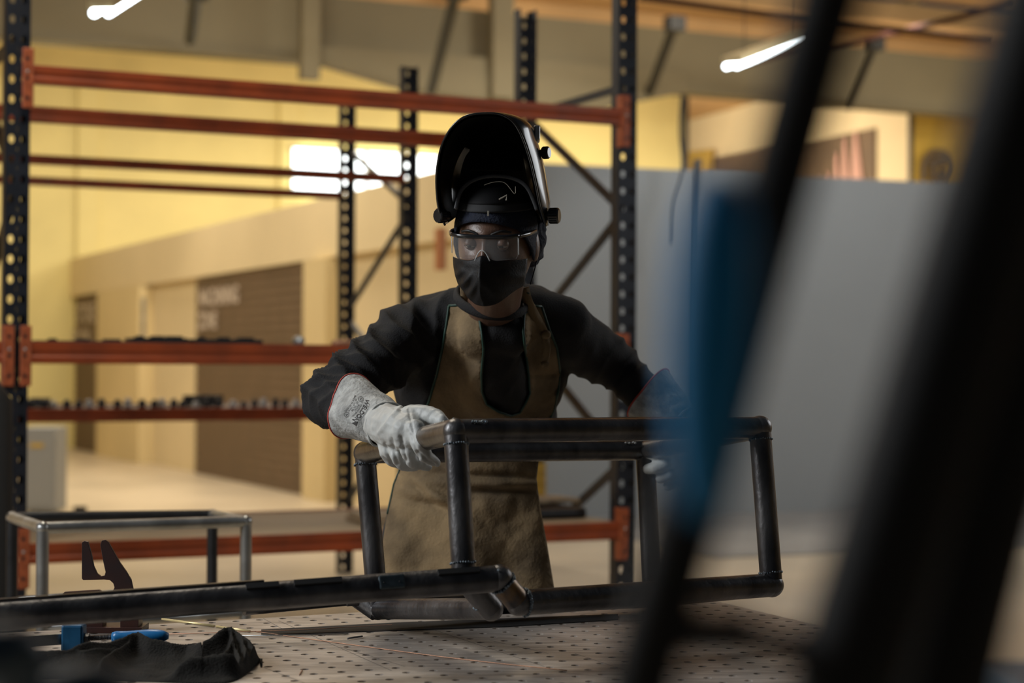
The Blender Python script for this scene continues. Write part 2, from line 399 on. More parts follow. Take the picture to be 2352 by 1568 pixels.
    o = MB().tube(smoothpath([P(1567, 215, 15.6), P(1562, 300, 15.6), P(1568, 390, 15.5), P(1548, 470, 15.4), P(1545, 560, 15.4)]), .012, 6).build('hanging_cable', DARKM)
    tag(o, 'thin dark cable hanging over the grey partition left of the blue blur', 'cable')
    b = MB()
    for k in range(6): b.box(P(1241, 1085+k*26, 11.5)+Vector((0, .5, 0)), (.09, .09, .08))
    st = b.build('hazard_post', YBAN); tag(st, 'yellow and black hazard post seen behind the welder\'s right hip', 'post')
    st.location.z = st.location.z
    b = MB(); b.tube([Vector((st.location.x, st.location.y, 0)), Vector((st.location.x, st.location.y, 1.0))], .035, 10); b.build('core', DARKM, st)
    # grey cabinet on the far floor at the left
    c = P(104, 980, 16)
    cab = empty('cabinet', (c.x, c.y, 0), 'tall grey metal cabinet with a yellow label beyond the rack\'s left post', 'cabinet')
    MB().box((c.x, c.y, c.z/2+.01), (.30, .4, c.z-.02)).build('body', GREYW, cab, bevel=.01)
    MB().box((c.x, c.y-.203, c.z/2), (.27, .01, c.z-.12)).build('door', GREYW, cab)
    MB().box((c.x-.02, c.y-.212, P(98, 1020, 16).z), (.12, .006, .04)).build('label_plate', YBAN, cab)
    # small dark can on the floor far away
    c = P(184, 1168, 14.2)
    o = MB().tube([(c.x, c.y, 0), (c.x, c.y, c.z+.02)], .055, 12).build('bollard', DARKM); tag(o, 'short dark bollard on the far floor above the pale tube frame', 'bollard')
    struct(MB().box((17, 20, 3.8), (.2, 60, 7.6)).build('wall_side', CREAM))
    struct(MB().box((-15, 18, 3.8), (.2, 60, 7.6)).build('wall_side_left', CREAM))
    # two hanging fluorescent fittings
    for a_, b_, lab in (((232, 30, 9.5), (345, -42, 10.4), 'lit fluorescent fitting at the top left edge'),
                        ((1680, 152, 13.5), (1850, 88, 16.0), 'lit fluorescent fitting hanging at upper right beside the blurred tube')):
        p0_ = P(*a_); p1_ = P(*b_); dr = (p1_-p0_).normalized(); sd = dr.cross(E3).normalized()
        e = empty('fluorescent_lamp', p0_, lab, 'lamp', 'hanging fluorescent lamps')
        bb = MB(); Rr = Matrix((dr, -sd, E3)).transposed(); ln = (p1_-p0_).length
        bb.box((p0_+p1_)/2+E3*.05, (ln, .15, .05), Rr); bb.build('housing', CREAM2, e)
        for s_ in (-.04, .04):
            MB().tube([p0_+sd*s_, p1_+sd*s_], .024, 10).build('lamp_tube', TUBE, e, True)
        for s_ in (.15, .85):
            q = p0_.lerp(p1_, s_); MB().tube([q+E3*.07, Vector((q.x, q.y, 7.5))], .004, 5).build('suspension_wire', DARKM, e)
setting()
#=============================================================================== PALLET RACKS
def post(mb, a, b, ztop, zbot=-CZ, mirror=1):
    """perforated C-section; a,b rack coordinates of its left front corner"""
    w = .092; pitch = .078; n = int((ztop-zbot)/pitch)
    for i in range(n):
        z0 = zbot+i*pitch; 
        for c0, cw in ((0, w/2), (w/2, w/2)):
            cx = c0+cw/2; cz = z0+pitch/2
            ring = []; rect = []
            for k in range(12):
                q = 2*math.pi*k/12; ring.append((cx+.011*math.cos(q), cz+.017*math.sin(q)))
                dx, dz = math.cos(q), math.sin(q); s_ = min(cw/2/max(abs(dx), 1e-6), pitch/2/max(abs(dz), 1e-6)); rect.append((cx+dx*s_, cz+dz*s_))
            for t in (0, .003):
                base = len(mb.v)
                mb.v += [rk(a+x, b+t, z) for x, z in ring]+[rk(a+x, b+t, z) for x, z in rect]
                for k in range(12):
                    j = (k+1) % 12; mb.f.append((base+k, base+j, base+12+j, base+12+k))
    H = ztop-zbot
    for x in (0, w): mb.box(rk(a+x, b+.035, zbot+H/2), (.003, .07, H), RY)
    for x in (.010, w-.010): mb.box(rk(a+x, b+.07, zbot+H/2), (.02, .003, H), RY)
def beam(a0, a1, b, ztop, h, parent, th=.05, side=(1, 1), conn=True):
    mb = MB(); m = (a0+a1)/2; L = a1-a0
    prof = [(0, 0), (0, -h*.42), (.006, -h*.47), (.006, -h*.62), (0, -h*.68), (0, -h), (th, -h), (th, -.02), (th*.7, -.02), (th*.7, 0)]
    mb.prism([rk(a0, b+y, ztop+z) for y, z in prof], E1*L)
    o = mb.build('beam', ORANGE, parent, bevel=.003)
    if conn:
        for k, (a, s) in enumerate(((a0, -1), (a1, 1))):
            if not side[k]: continue
            c = MB(); zc = ztop-.055
            c.box(rk(a+s*.018, b-.008, zc), (.042, .006, .235), RY); c.box(rk(a-s*.003, b+.02, zc), (.006, .05, .235), RY)
            c.build('connector', ORANGE2, o, bevel=.003)
            for z in (.075, 0, -.078): MB().tube([rk(a+s*.02, b-.010, zc+z), rk(a+s*.02, b-.0125, zc+z)], .008, 10).build('slot', DARKM, o)
            MB().ball(rk(a+s*.02, b-.012, zc+.025), .007).build('bolt', GALV, o, True)
    return o
def racks():
    r1 = empty('pallet_rack', rk(0, 0, -CZ), 'orange and navy pallet rack standing right behind the welder', 'rack')
    L = 2.7; D = 1.056
    for a, b, zt in ((-.05, 0, 1.75), (L-.045, 0, 1.75), (-.05, D, 1.70), (L-.045, D, 1.82)):
        m = MB(); post(m, a, b, zt); m.build('post', NAVYP, r1)
        MB().box(rk(a+.046, b+.035, -CZ+.004), (.13, .12, .008), RY).build('foot_plate', NAVYP, r1)
    def brace(a, p, q, sz=.016):
        MB().box((rk(a, p[0], p[1])+rk(a, q[0], q[1]))/2, (.03, .03, (rk(a, p[0], p[1])-rk(a, q[0], q[1])).length),
                 (Vector(rk(a, q[0], q[1])-rk(a, p[0], p[1]))).to_track_quat('Z', 'X').to_matrix()).build('brace', NAVYP, r1)
    for a in (L, 0):
        brace(a, (.06, 1.275), (D, 1.275)); brace(a, (.06, .72), (D, 1.26)); brace(a, (.06, .69), (D, .16)); brace(a, (.06, -.42), (D, .12)); brace(a, (.06, -.45), (D, -.95)); brace(a, (.06, -1.2), (D, -1.2))
    beam(.045, L-.045, -.03, 1.164, .072, r1); beam(.045, L-.045, D+.03, 1.164, .072, r1, conn=False)
    beam(.045, L-.045, -.03, .084, .085, r1); beam(.045, L-.045, D+.03, .084, .085, r1, conn=False)
    beam(.045, L-.045, -.03, -.701, .08, r1); beam(.045, L-.045, D+.03, -.701, .08, r1, conn=False)
    # the next bay to the left shares the post
    beam(-2.65, -.055, -.03, .084, .085, r1, side=(0, 1)); beam(-2.65, -.055, -.03, 1.62, .085, r1, side=(0, 0), conn=False)
    pa = MB(); post(pa, -2.75, 0, 1.75); pa.build('post', NAVYP, r1)
    MB().box(rk(L/2, D/2, -.712), (L-.1, D-.02, .018), RY).build('shelf_board', PLY, r1, bevel=.002)
    MB().box(rk(L/2, D/2, .070), (L-.1, D-.02, .016), RY).build('shelf_board', mat('shelf_steel', (.12, .09, .07), .6, .3), r1)
    # second rack row
    s2 = 2.698; D2 = 1.093; x2 = 2.709
    r2 = empty('pallet_rack', rk(0, s2, -CZ), 'second navy and orange pallet rack, further back and ending left of the welder', 'rack')
    for a, b, zt in ((x2-.046, s2, 1.78), (x2-.046, s2+D2, 1.78), (-.1, s2, 1.78), (-.1, s2+D2, 1.78), (-2.9, s2, 1.78), (-2.9, s2+D2, 1.78)):
        m = MB(); post(m, a, b, zt); m.build('post', NAVYP, r2)
    for p, q in (((0, .95), (D2, 1.4)), ((0, .92), (D2, .35)), ((0, -.2), (D2, .3)), ((0, -.25), (D2, -.9))):
        A_ = rk(x2, s2+p[0], p[1]); B_ = rk(x2, s2+q[0], q[1])
        MB().box((A_+B_)/2, (.028, .028, (A_-B_).length), (B_-A_).to_track_quat('Z', 'X').to_matrix()).build('brace', NAVYP, r2)
    for z, h in ((1.129, .052), (-.244, .075)):
        for b in (s2-.03, s2+D2+.02):
            beam(0, x2-.046, b, z, h, r2, conn=False); beam(-2.85, -.1, b, z, h, r2, conn=False)
    MB().box(rk(0, s2+D2/2, -.26), (5.3, D2-.04, .018), RY).build('shelf_board', mat('shelf_steel', (.12, .09, .07), .6, .3), r2)
racks()
#--- things on the shelves
ORD = 'first second third fourth fifth sixth seventh eighth ninth tenth eleventh twelfth thirteenth fourteenth fifteenth sixteenth seventeenth eighteenth nineteenth twentieth twenty-first twenty-second twenty-third twenty-fourth twenty-fifth twenty-sixth twenty-seventh twenty-eighth twenty-ninth thirtieth'.split()
def shelf_items():
    cnt = {}
    zs = .079; rnd = random.Random(3)
    # flat steel bars and offcuts on the middle shelf of the near rack
    spec = [(.30, .25, .40, .014, 'thin flat steel sheet offcut at the left end of the middle shelf'), (.62, .3, .24, .03, 'short dark angle bar left of the steel ball on the middle shelf'),
            (.92, .35, .32, .028, 'stack of dark flat bars just left of the round steel cap'), (1.02, .75, .28, .02, 'dark flat bar lying behind the stacked bars on the middle shelf')]
    for a, b, w, h, lab in spec:
        m = MB(); m.box(rk(a, b, zs+h/2), (w, .12, h), RY)
        for k in range(3): m.box(rk(a-w*.3+k*w*.3, b, zs+h+.004), (.03+.02*k, .05, .010), RY)
        tag(m.build('steel_offcut', DARKM, bevel=.002), lab, 'offcut', 'steel offcuts on the middle shelf')
    m = MB(); m.tube([rk(1.19, .12, zs+.022), rk(1.19, .16, zs+.022)], .022, 20); m.ball(rk(1.19, .115, zs+.022), (.02, .012, .02))
    tag(m.build('tube_end_plug', GALV, None, True), 'round shiny steel cap on the middle shelf above the orange beam', 'cap')
    m = MB(); m.tube([rk(1.37, .2, zs+.012), rk(1.95, .55, zs+.03)], .016, 12); tag(m.build('copper_pipe', COPPER, None, True), 'copper coloured pipe lying on the middle shelf right of the round cap', 'pipe')
    for k, a in enumerate((1.83, 1.90, 2.02, 2.13, 2.2, 2.29)):
        m = MB(); m.tube([rk(a, .1, zs), rk(a, .1, zs+.026)], .017, 6); m.tube([rk(a, .1, zs+.02), rk(a, .1, zs+.038)], .009, 10)
        lab = ORD[k]+' small dark bolt-like fitting from the left in the row on the middle shelf'
        tag(m.build('pipe_fitting', DARKM), lab, 'fitting', 'dark fittings on the middle shelf')
    # lower shelf of the far rack: row of little clamps
    z2 = -.251; k = 0
    a = -.2
    while a < 2.55:
        h = rnd.uniform(.03, .055); b = 2.698+rnd.uniform(.062, .15)
        m = MB(); m.tube([rk(a, b, z2), rk(a, b, z2+h*.6)], .022, 10); m.ball(rk(a, b, z2+h*.75), .02)
        pale = k % 3 == 1
        cnt[pale] = cnt.get(pale, 0)+1
        o = m.build('pipe_clamp', GALV if pale else DARKM, None, True)
        tag(o, ORD[cnt[pale]-1]+(' pale' if pale else ' dark')+' round fitting from the left along the far rack\'s lower shelf', 'fitting', ('pale' if pale else 'dark')+' fittings on the far rack shelf')
        a += rnd.uniform(.055, .075); k += 1
    for a, b, w, h, lab in ((.52, 3.15, .36, .07, 'low dark heap of steel parts at the left of the far shelf'), (1.55, 3.1, .16, .09, 'dark lumpy casting on the far shelf near its middle')):
        m = MB()
        for j in range(9): m.box(rk(a+rnd.uniform(-w/2, w/2), b+rnd.uniform(-.1, .1), z2+h*.4+.002), (.09, .07, h*rnd.uniform(.4, .8)), RY @ Matrix.Rotation(rnd.uniform(-1, 1), 3, 'Z'))
        tag(m.build('casting', DARKM), lab, 'part')
    o = empty('tin', rk(.12, 3.0, z2), 'grey tin with a shiny lid beside the near rack\'s left post', 'tin')
    MB().tube([rk(.12, 3.0, z2), rk(.12, 3.0, z2+.17)], .06, 20).build('body', OLIVE, o, True)
    MB().tube([rk(.12, 3.0, z2+.17), rk(.12, 3.0, z2+.195)], .062, 20).build('lid', GALV, o, True)
    # planks on the bottom shelf
    zb = -.703
    for a, b, w, dpt, h, rot, lab in ((1.72, .35, .36, .3, .02, .1, 'pale wooden board on the bottom shelf left of the welder\'s hip'), (1.70, .35, .34, .3, .02, -.12, 'second pale board stacked on the board left of the welder\'s hip'),
                                 (2.42, .45, .44, .22, .02, .05, 'pale board lying on the dark bars at the right end of the bottom shelf')):
        zz = zb+(.024 if 'second' in lab else .062 if 'right' in lab else .003)
        tag(MB().box(rk(a, b, zz+h/2), (w, dpt, h), RY @ Matrix.Rotation(rot, 3, 'Z')).build('wooden_board', PLY, bevel=.002), lab, 'board')
    for k in range(7):
        y = .12+k*.055
        tag(MB().tube([rk(2.1, y+.1, zb+.026), rk(2.6, y+.1, zb+.026)], .024, 12).build('steel_pipe', DARKM), ORD[k]+' dark steel pipe from the front in the bundle at the bottom shelf\'s right end', 'pipe', 'pipes on the bottom shelf')
    # dark drum hanging past the left edge
    c = rk(-.42, -.3, 0)
    q = P(2, 1060, 6.2)
    o = MB().tube([(q.x-.05, q.y, 0), (q.x-.05, q.y, .35), (q.x-.05, q.y, 1.22), (q.x-.05, q.y, 1.3)], [.09, .095, .085, .03], 24).build('gas_cylinder', BLACK, None, True); tag(o, 'tall black gas cylinder at the far left edge beside the rack post', 'cylinder')
shelf_items()
#=============================================================================== WELDING TABLE
TZ = CZ-.528
TC = Vector((.40, 4.093, TZ))                  # far right corner
def tb(u, v, z=0): return TC-E1*u-E2*v+E3*z     # u metres to the left, v metres toward the camera
def table():
    t = empty('welding_table', tb(1.2, .6, -TZ), 'perforated steel welding table with scratched grey top in the foreground', 'table')
    nx, ny, s = 48, 24, .05; m = MB(); th = .012
    vs = {}; seg = 12
    for i in range(nx):
        for j in range(ny):
            cx, cy = (i+.5)*s, (j+.5)*s
            for z in (0, -th):
                base = len(m.v)
                for k in range(seg):
                    q = 2*math.pi*k/seg; m.v.append(tb(cx+.0078*math.cos(q), cy+.0078*math.sin(q), z))
                for k in range(seg):
                    q = 2*math.pi*k/seg; dx, dy = math.cos(q), math.sin(q); f = min(s/2/max(abs(dx), 1e-6), s/2/max(abs(dy), 1e-6)); m.v.append(tb(cx+dx*f, cy+dy*f, z))
                for k in range(seg):
                    l = (k+1) % seg; m.f.append((base+k, base+l, base+seg+l, base+seg+k))
            b0 = base-2*seg
            for k in range(seg):
                l = (k+1) % seg; m.f.append((b0+k, b0+l, base+l, base+k))
    # corners of cells: ring hits corners only at 45 degrees, so add corner triangles
    for i in range(nx):
        for j in range(ny):
            cx, cy = (i+.5)*s, (j+.5)*s
            for sx in (-1, 1):
                for sy in (-1, 1):
                    k = math.tan(math.pi/6)*s/2
                    m.add([tb(cx+sx*s/2, cy+sy*k), tb(cx+sx*k, cy+sy*s/2), tb(cx+sx*s/2, cy+sy*s/2)], [(0, 1, 2)])
    c = m.build('table_top', TABLE, t)
    k = MB()
    W_, H_ = nx*s, ny*s
    for u, v, a, b in ((W_/2, .004, W_, .008), (W_/2, H_-.004, W_, .008)): k.box(tb(u, v, -.106), (a, b, .188), RY)
    for u in (.004, W_-.004): k.box(tb(u, H_/2, -.106), (.008, H_-.02, .188), RY)
    k.build('side_panel', RAW, t)
    for u in (.12, W_-.12):
        for v in (.12, H_-.12):
            MB().box(tb(u, v, (-.2-TZ)/2), (.09, .09, TZ-.2), RY).build('leg', NAVYP, t)
table()
# scribed lines on the table top, welding wire, rods
def onT(px, py, z=0):
    d = P(px, py, 1)-EYE; k = (TZ+z-CZ)/d.z; return EYE+d*k
def rods():
    T = bpy.data.objects['welding_table']
    for a, b in (((1000, 1447), (1250, 1530)), ((1125, 1470), (1260, 1500)), ((780, 1485), (930, 1530)), ((1180, 1530), (1500, 1568)), ((640, 1425), (900, 1540)), ((605, 1420), (660, 1450)), ((600, 1530), (700, 1568)), ((1320, 1500), (1500, 1560))):
        p = onT(*a, .0002); q = onT(*b, .0002); s = (q-p).cross(E3).normalized()*.0006
        MB().add([p-s, p+s, q+s, q-s], [(0, 1, 2, 3)]).build('scribed_line', INK, T)
    o = MB().tube([onT(372, 1421, .0025), onT(492, 1437, .0025)], .0022, 10).build('welding_rod', BRASS, None, True); tag(o, 'bright yellowish welding rod on the table, left of the pair', 'rod')
    o = MB().tube([onT(497, 1438, .0025), onT(574, 1449, .0025)], .0022, 10).build('welding_rod', BRASS, None, True); tag(o, 'bright yellowish welding rod on the table, right of the pair', 'rod')
    o = MB().tube(smoothpath([onT(588, 1450, .0015), onT(800, 1479, .0015), onT(1050, 1512, .0015), onT(1302, 1539, .0015)]), .0009, 8).build('copper_wire', COPPER, None, True); tag(o, 'long thin copper welding wire lying diagonally across the table', 'wire')
    o = MB().tube([onT(688, 1549, .0015), onT(694, 1538, .0015)], .0011, 8).build('wire_offcut', COPPER, None, True); tag(o, 'tiny copper wire offcut near the bottom of the table', 'wire')
    o = MB().tube([onT(540, 1460, .002), onT(800, 1455, .002)], .0012, 8).build('filler_rod', GALV, None, True); tag(o, 'thin silver filler rod lying behind the dark cloth', 'rod')
    o = MB().tube([onT(380, 1456, .002), onT(700, 1446, .002), onT(900, 1434, .002)], .0009, 8).build('filler_rod', COPPER, None, True); tag(o, 'thin brown filler rod lying behind the silver rod', 'rod')
    o = MB().tube([onT(798, 1466, .003), onT(815, 1463, .004), onT(832, 1461, .003)], .0018, 8).build('steel_clip', RAW, None, True); tag(o, 'small bent steel scrap on the table in front of the frame', 'scrap')
    # shadow of the long tube, laid as a thin dark sheet behind the rods
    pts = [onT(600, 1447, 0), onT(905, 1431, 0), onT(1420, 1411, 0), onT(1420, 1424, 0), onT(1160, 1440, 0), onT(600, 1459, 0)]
    o = MB().prism([p+E3*.0005 for p in pts], (0, 0, .0012)).build('shadow_strip', mat('painted_shadow', (.022, .021, .021), .7, 0, .4, 20, spec=.2)); tag(o, 'thin dark sheet standing in for the shadow on the table under the tube frame', 'strip')
rods()
#=============================================================================== TUBE FRAME THE WELDER HOLDS
A = P(1046, 990, 3.08); B = P(1745, 982, 3.39); Cc = P(838, 1040, 3.53); Dd = P(1482, 1034, 3.84)
A2 = P(1066, 1330, 3.035); B2 = P(1772, 1343, 3.355); C2 = P(868, 1398, 3.50); D2 = P(1500, 1372, 3.80)
EL = P(-420, 1445, 2.70); ER = P(1146, 1328, 3.04); G0 = P(1192, 1384, 3.06)
def frame():
    fr = empty('pipe_assembly', A2, 'welded dark steel tube frame held by the gloved welder', 'frame')
    R = .0212
    def t(name, p, q, m=RAW, r=R, parent=fr, caps=True): return MB().tube([p, q], r, 32, caps).build(name, m, parent, True, angle=40)
    t('top_rail', A, B); t('top_rail', Cc, Dd); t('end_rail', A, Cc, mat('ground_steel', (.26, .24, .22), .3, .9, .5, 12, .1, 60, (.12, .11, .10)), .0225); t('end_rail', B, Dd)
    t('upright', A, A2); t('upright', B, B2); t('upright', Cc, C2); t('upright', Dd, D2)
    e = t('long_rail', EL, ER, RAW, .0232)
    t('bottom_rail', G0, B2, RAW, .0225); t('bottom_rail', C2, D2); t('end_rail', B2, D2)
    for p, r in ((A, .0228), (B, .0235), (Cc, .0232), (Dd, R), (B2, .0235), (C2, R*1.04), (ER, .0245), (G0, .0232), (D2, R)):
        m = MB(); m.ball(p, r, n=28, m=18); m.build('elbow', RAW, fr, True)
    # short offset pieces joining the long rail to the bottom rail
    t('offset_piece', ER, G0, HEAT, .0222)
    q0 = P(1075, 1335, 3.13); q1 = P(1128, 1398, 3.16); t('offset_piece', q0, q1, RAW, .0222)
    m = MB(); m.ball(q1, .0222); m.build('elbow', RAW, fr, True)
    q2 = P(818, 1368, 3.52); t('offset_piece', q2, C2+E3*-.004, RAW, .0215); t('rear_rail', q2, P(560, 1392, 3.42), RAW, .018)
    t('bottom_rail', q1, C2+(C2-Cc)*0, RAW, .020)
    # welds: lumpy rings where tubes meet
    def bead(c, ax, r, th=.0019, n=30, arc=1.0, st=0):
        ax = Vector(ax).normalized(); u = ax.orthogonal().normalized(); v = ax.cross(u); pts = []
        k = int(n*arc)
        for i in range(k):
            q = st+2*math.pi*i/n; pts.append(c+u*r*math.cos(q)+v*r*math.sin(q)+ax*random.uniform(-.0012, .0012))
        m = MB()
        for i in range(len(pts)): m.ball(pts[i], random.uniform(th*.8, th*1.3), n=8, m=6)
        m.build('weld', WELD, fr, True)
    dn = (A2-A).normalized(); ab = (B-A).normalized(); ac = (Cc-A).normalized()
    bead(A+dn*.023, dn, R*1.02); bead(A+ac*.010+ab*.004, ac-ab*.6, .0232); bead(A2-dn*.028, dn, R*1.02)
    bead(Cc+dn*.023, dn, R*1.02); bead(B+dn*.023, dn, R*1.02); bead(B2-dn*.023, dn, R*1.02); bead(C2+ (D2-C2).normalized()*.022, D2-C2, R*1.02)
    bead(G0+(B2-G0).normalized()*.012, (B2-G0), .0232, .003); bead(ER+(G0-ER)*.2, G0-ER, .0235, .0026); bead(q0+(q1-q0)*.7, q1-q0, .0225, .002, arc=.5)
    bead(C2+dn*-.03, dn, R*1.02, .002)
    # weld patches on the top rails
    def patch(p, q, w, nm='weld', m=WELD):
        k = MB(); n = int((q-p).length/.0035)+1
        for i in range(n):
            c = p.lerp(q, i/max(1, n-1)); k.ball(c+Vector((random.uniform(-w, w)*.3, random.uniform(-w, w), random.uniform(-w, w)*.3)), .0028, n=8, m=6)
        k.build(nm, m, fr, True)
    patch(P(1372, 966, 3.22), P(1410, 965, 3.24), .005); patch(P(1085, 969, 3.08), P(1115, 967, 3.09), .004); patch(P(1000, 975, 3.16), P(1018, 970, 3.14), .004, m=GALV)
    patch(P(1438, 1017, 3.80), P(1460, 1016, 3.8), .003, m=GALV)
    MB().box(P(863, 1019, 3.46), (.03, .012, .006), RY).build('lug', RAW, fr)
    # flat strip running along the top of the front rail and long rail
    MB().box((P(1090, 963.5, 3.12)+P(1560, 958, 3.33))/2, ((P(1090, 963, 3.12)-P(1560, 958, 3.33)).length, .012, .003), Matrix.Rotation(math.atan2(ab.y, ab.x), 3, 'Z')).build('flat_bar', RAW, fr)
    el = (ER-EL).normalized(); Rl = el.to_track_quat('X', 'Z').to_matrix()
    for x0, x1 in ((-300, 590),):
        p = P(x0, 1384-(x0-0)*.0745+0, 2.82); 
    for x0, x1 in ((-.95, -.47),):
        pass
    sl = EL+(ER-EL)*.40+Vector((0, 0, .0245)); MB().box(sl-el*.1, (.70, .010, .005), Rl).build('flat_bar', RAW, fr)
    # dark slots and a welded plate on the long rail
    def onE(px, up, out=.0225):
        d = Vector(P(px, 1350, 1))-EYE
        # closest parameter on long rail
        best = min((abs(((EL.lerp(ER, k/2000)).x/(EL.lerp(ER, k/2000)).y)-d.x/d.y), k) for k in range(2001))[1]
        c = EL.lerp(ER, best/2000); v = (EYE-c).normalized(); u = E3
        a = math.radians(up); return c+(v*math.cos(a)+u*math.sin(a))*out
    for x0, x1 in ((565, 640), (675, 785), (1005, 1100)):
        p = onE(x0, 48, .0215); q = onE(x1, 48, .0215); MB().box((p+q)/2, ((q-p).length, .012, .010), Rl @ Matrix.Rotation(-.7, 3, 'X')).build('slot', BLACK, fr)
    p = onE(870, 22, .0215); q = onE(930, 22, .0215)
    MB().box((p+q)/2, ((q-p).length, .006, .024), Rl @ Matrix.Rotation(-.35, 3, 'X')).build('welded_plate', mat('blued_steel', (.09, .12, .14), .4, .7, .4, 60), fr, bevel=.003)
    for px in (882, 918):
        c = onE(px, 18, .0248); MB().ball(c, .0013).build('rivet_hole', BLACK, fr, True)
    k = MB(); c0 = P(797, 1385, 3.44); k.tube([c0, c0+Vector((.022, .01, 0))], .006, 6); k.build('bolt', RAW, fr)
    patch(onE(1160, 10, .0225), onE(1182, 35, .0225), .006)
frame()
#=============================================================================== THINGS ON THE TABLE AT LEFT
def left_things():
    # pale tube trolley behind the table
    tl = empty('tube_trolley', P(330, 1200, 4.75)*1, 'galvanised square-tube trolley frame behind the table at left', 'trolley')
    q = {k: P(*v) for k, v in dict(nl=(98, 1212, 4.45), nr=(565, 1197, 4.75), fl=(28, 1188, 4.95), fr=(488, 1182, 5.25)).items()}
    tl.location = (q['nl'].x, q['nl'].y, 0)
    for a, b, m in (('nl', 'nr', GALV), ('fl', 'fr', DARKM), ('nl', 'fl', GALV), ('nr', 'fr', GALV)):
        MB().tube([q[a], q[b]], .0155, 16).build('top_rail', m, tl, True, angle=40)
    for k in q:
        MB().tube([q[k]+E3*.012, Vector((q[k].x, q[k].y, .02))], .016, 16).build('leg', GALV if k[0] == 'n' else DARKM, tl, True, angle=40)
        MB().ball(q[k], .0175).build('corner', GALV, tl, True)
    for a, b in (('nl', 'nr'), ('fl', 'fr')):
        MB().tube([Vector((q[a].x, q[a].y, P(500, 1411, 4.7).z)), Vector((q[b].x, q[b].y, P(500, 1411, 4.7).z))], .012, 12).build('lower_rail', GALV, tl, True)
    # brown forked fixture plate
    S0 = 3.675; d = 3.46
    f = lambda x, y: P(x/S0, 1150+y/S0, d)
    out = [(695, 350), (715, 338), (740, 345), (765, 420), (790, 540), (815, 605), (850, 635), (880, 632), (890, 605), (872, 520), (845, 370), (860, 335), (890, 328), (915, 345),
           (960, 420), (1010, 510), (1060, 590), (1105, 660), (1130, 770), (1165, 1040), (1165, 1090), (720, 1110), (735, 1040), (870, 1000), (980, 790), (930, 780), (870, 775), (835, 755), (560, 770), (525, 780), (535, 798), (600, 806), (960, 806)]
    # keep the outline simple: upright plate with fork, hook and foot
    out = [(690, 350), (712, 338), (740, 345), (765, 430), (790, 550), (818, 612), (850, 636), (882, 630), (890, 600), (872, 520), (845, 370), (858, 335), (888, 328), (912, 345),
           (960, 430), (1010, 520), (1060, 590), (1105, 665), (1128, 770), (1160, 1060), (1030, 1070), (1010, 900), (600, 815), (545, 806), (524, 785), (545, 768), (700, 758), (835, 750), (870, 772), (910, 780), (950, 765), (965, 730),
           (955, 695), (925, 668), (880, 664), (700, 668), (690, 655)]
    pl = empty('fixture_plate', (f(1000, 1060).x, d, TZ), 'brown steel fixture plate with forked top standing on the table at left', 'fixture')
    MB().prism([f(*p) for p in out], (0, .008, 0)).build('forked_plate', RUST, pl, bevel=.0008)
    c = f(940, 1090); MB().box((c.x, d+.02, TZ+.006), (.125, .07, .012)).build('base', RUST, pl, bevel=.001)
    c = f(800, 1050); MB().box((c.x, d+.01, TZ+.03), (.035, .03, .045)).build('block', RUST, pl, bevel=.001)
    c = f(1100, 1050); MB().box((c.x, d+.01, TZ+.03), (.036, .04, .045)).build('block', RUST, pl, bevel=.001)
    # blue bar clamp
    cl = empty('bar_clamp', onT(170, 1500), 'blue bar clamp with threaded spindle and blue handle on the table', 'clamp')
    dd = 3.20
    a = P(170, 1432, dd); b = P(170, 1494, dd)
    MB().box((a+b)/2, (.040, .035, (a-b).length), taper=.98).build('slider', BLUEM, cl, bevel=.004)
    MB().box((P(-150, 1487, 3.05)+P(147, 1466, dd))/2, ((P(-150, 1487, 3.05)-P(147, 1466, dd)).length, .012, .02), (P(147, 1466, dd)-P(-150, 1487, 3.05)).to_track_quat('X', 'Z').to_matrix()).build('bar', GALV, cl, bevel=.001)
    p0 = P(195, 1466, dd); p1 = P(262, 1462, dd); n = 40; m = MB()
    m.tube([p0.lerp(p1, i/n) for i in range(n+1)], [.0052 if i % 2 else .0042 for i in range(n+1)], 14); m.tube([p0, p0.lerp(p1, .16)], .0095, 6); m.build('spindle', RAW, cl)
    h0 = P(258, 1463, dd); h1 = P(387, 1460, dd); m = MB(); N = 12
    rr = [.009, .0112, .0108, .0108, .0112, .0116, .012, .0125, .0127, .0125, .0118, .0100, .0055]
    m.tube([h0.lerp(h1, i/N) for i in range(N+1)], rr, 24); m.build('handle', BLUEP, cl, True)
    # crumpled dark cloth in front
    m = MB(); nu, nv = 220, 90
    outl_top = [(-120, 1500), (60, 1500), (150, 1500), (230, 1487), (290, 1475), (322, 1459), (350, 1475), (440, 1481), (480, 1470), (520, 1452), (535, 1450), (560, 1470), (590, 1495), (603, 1512), (606, 1525)]
    def top(x):
        for (x0, y0), (x1, y1) in zip(outl_top, outl_top[1:]):
            if x0 <= x <= x1: return y0+(y1-y0)*(x-x0)/(x1-x0)
        return outl_top[-1][1]
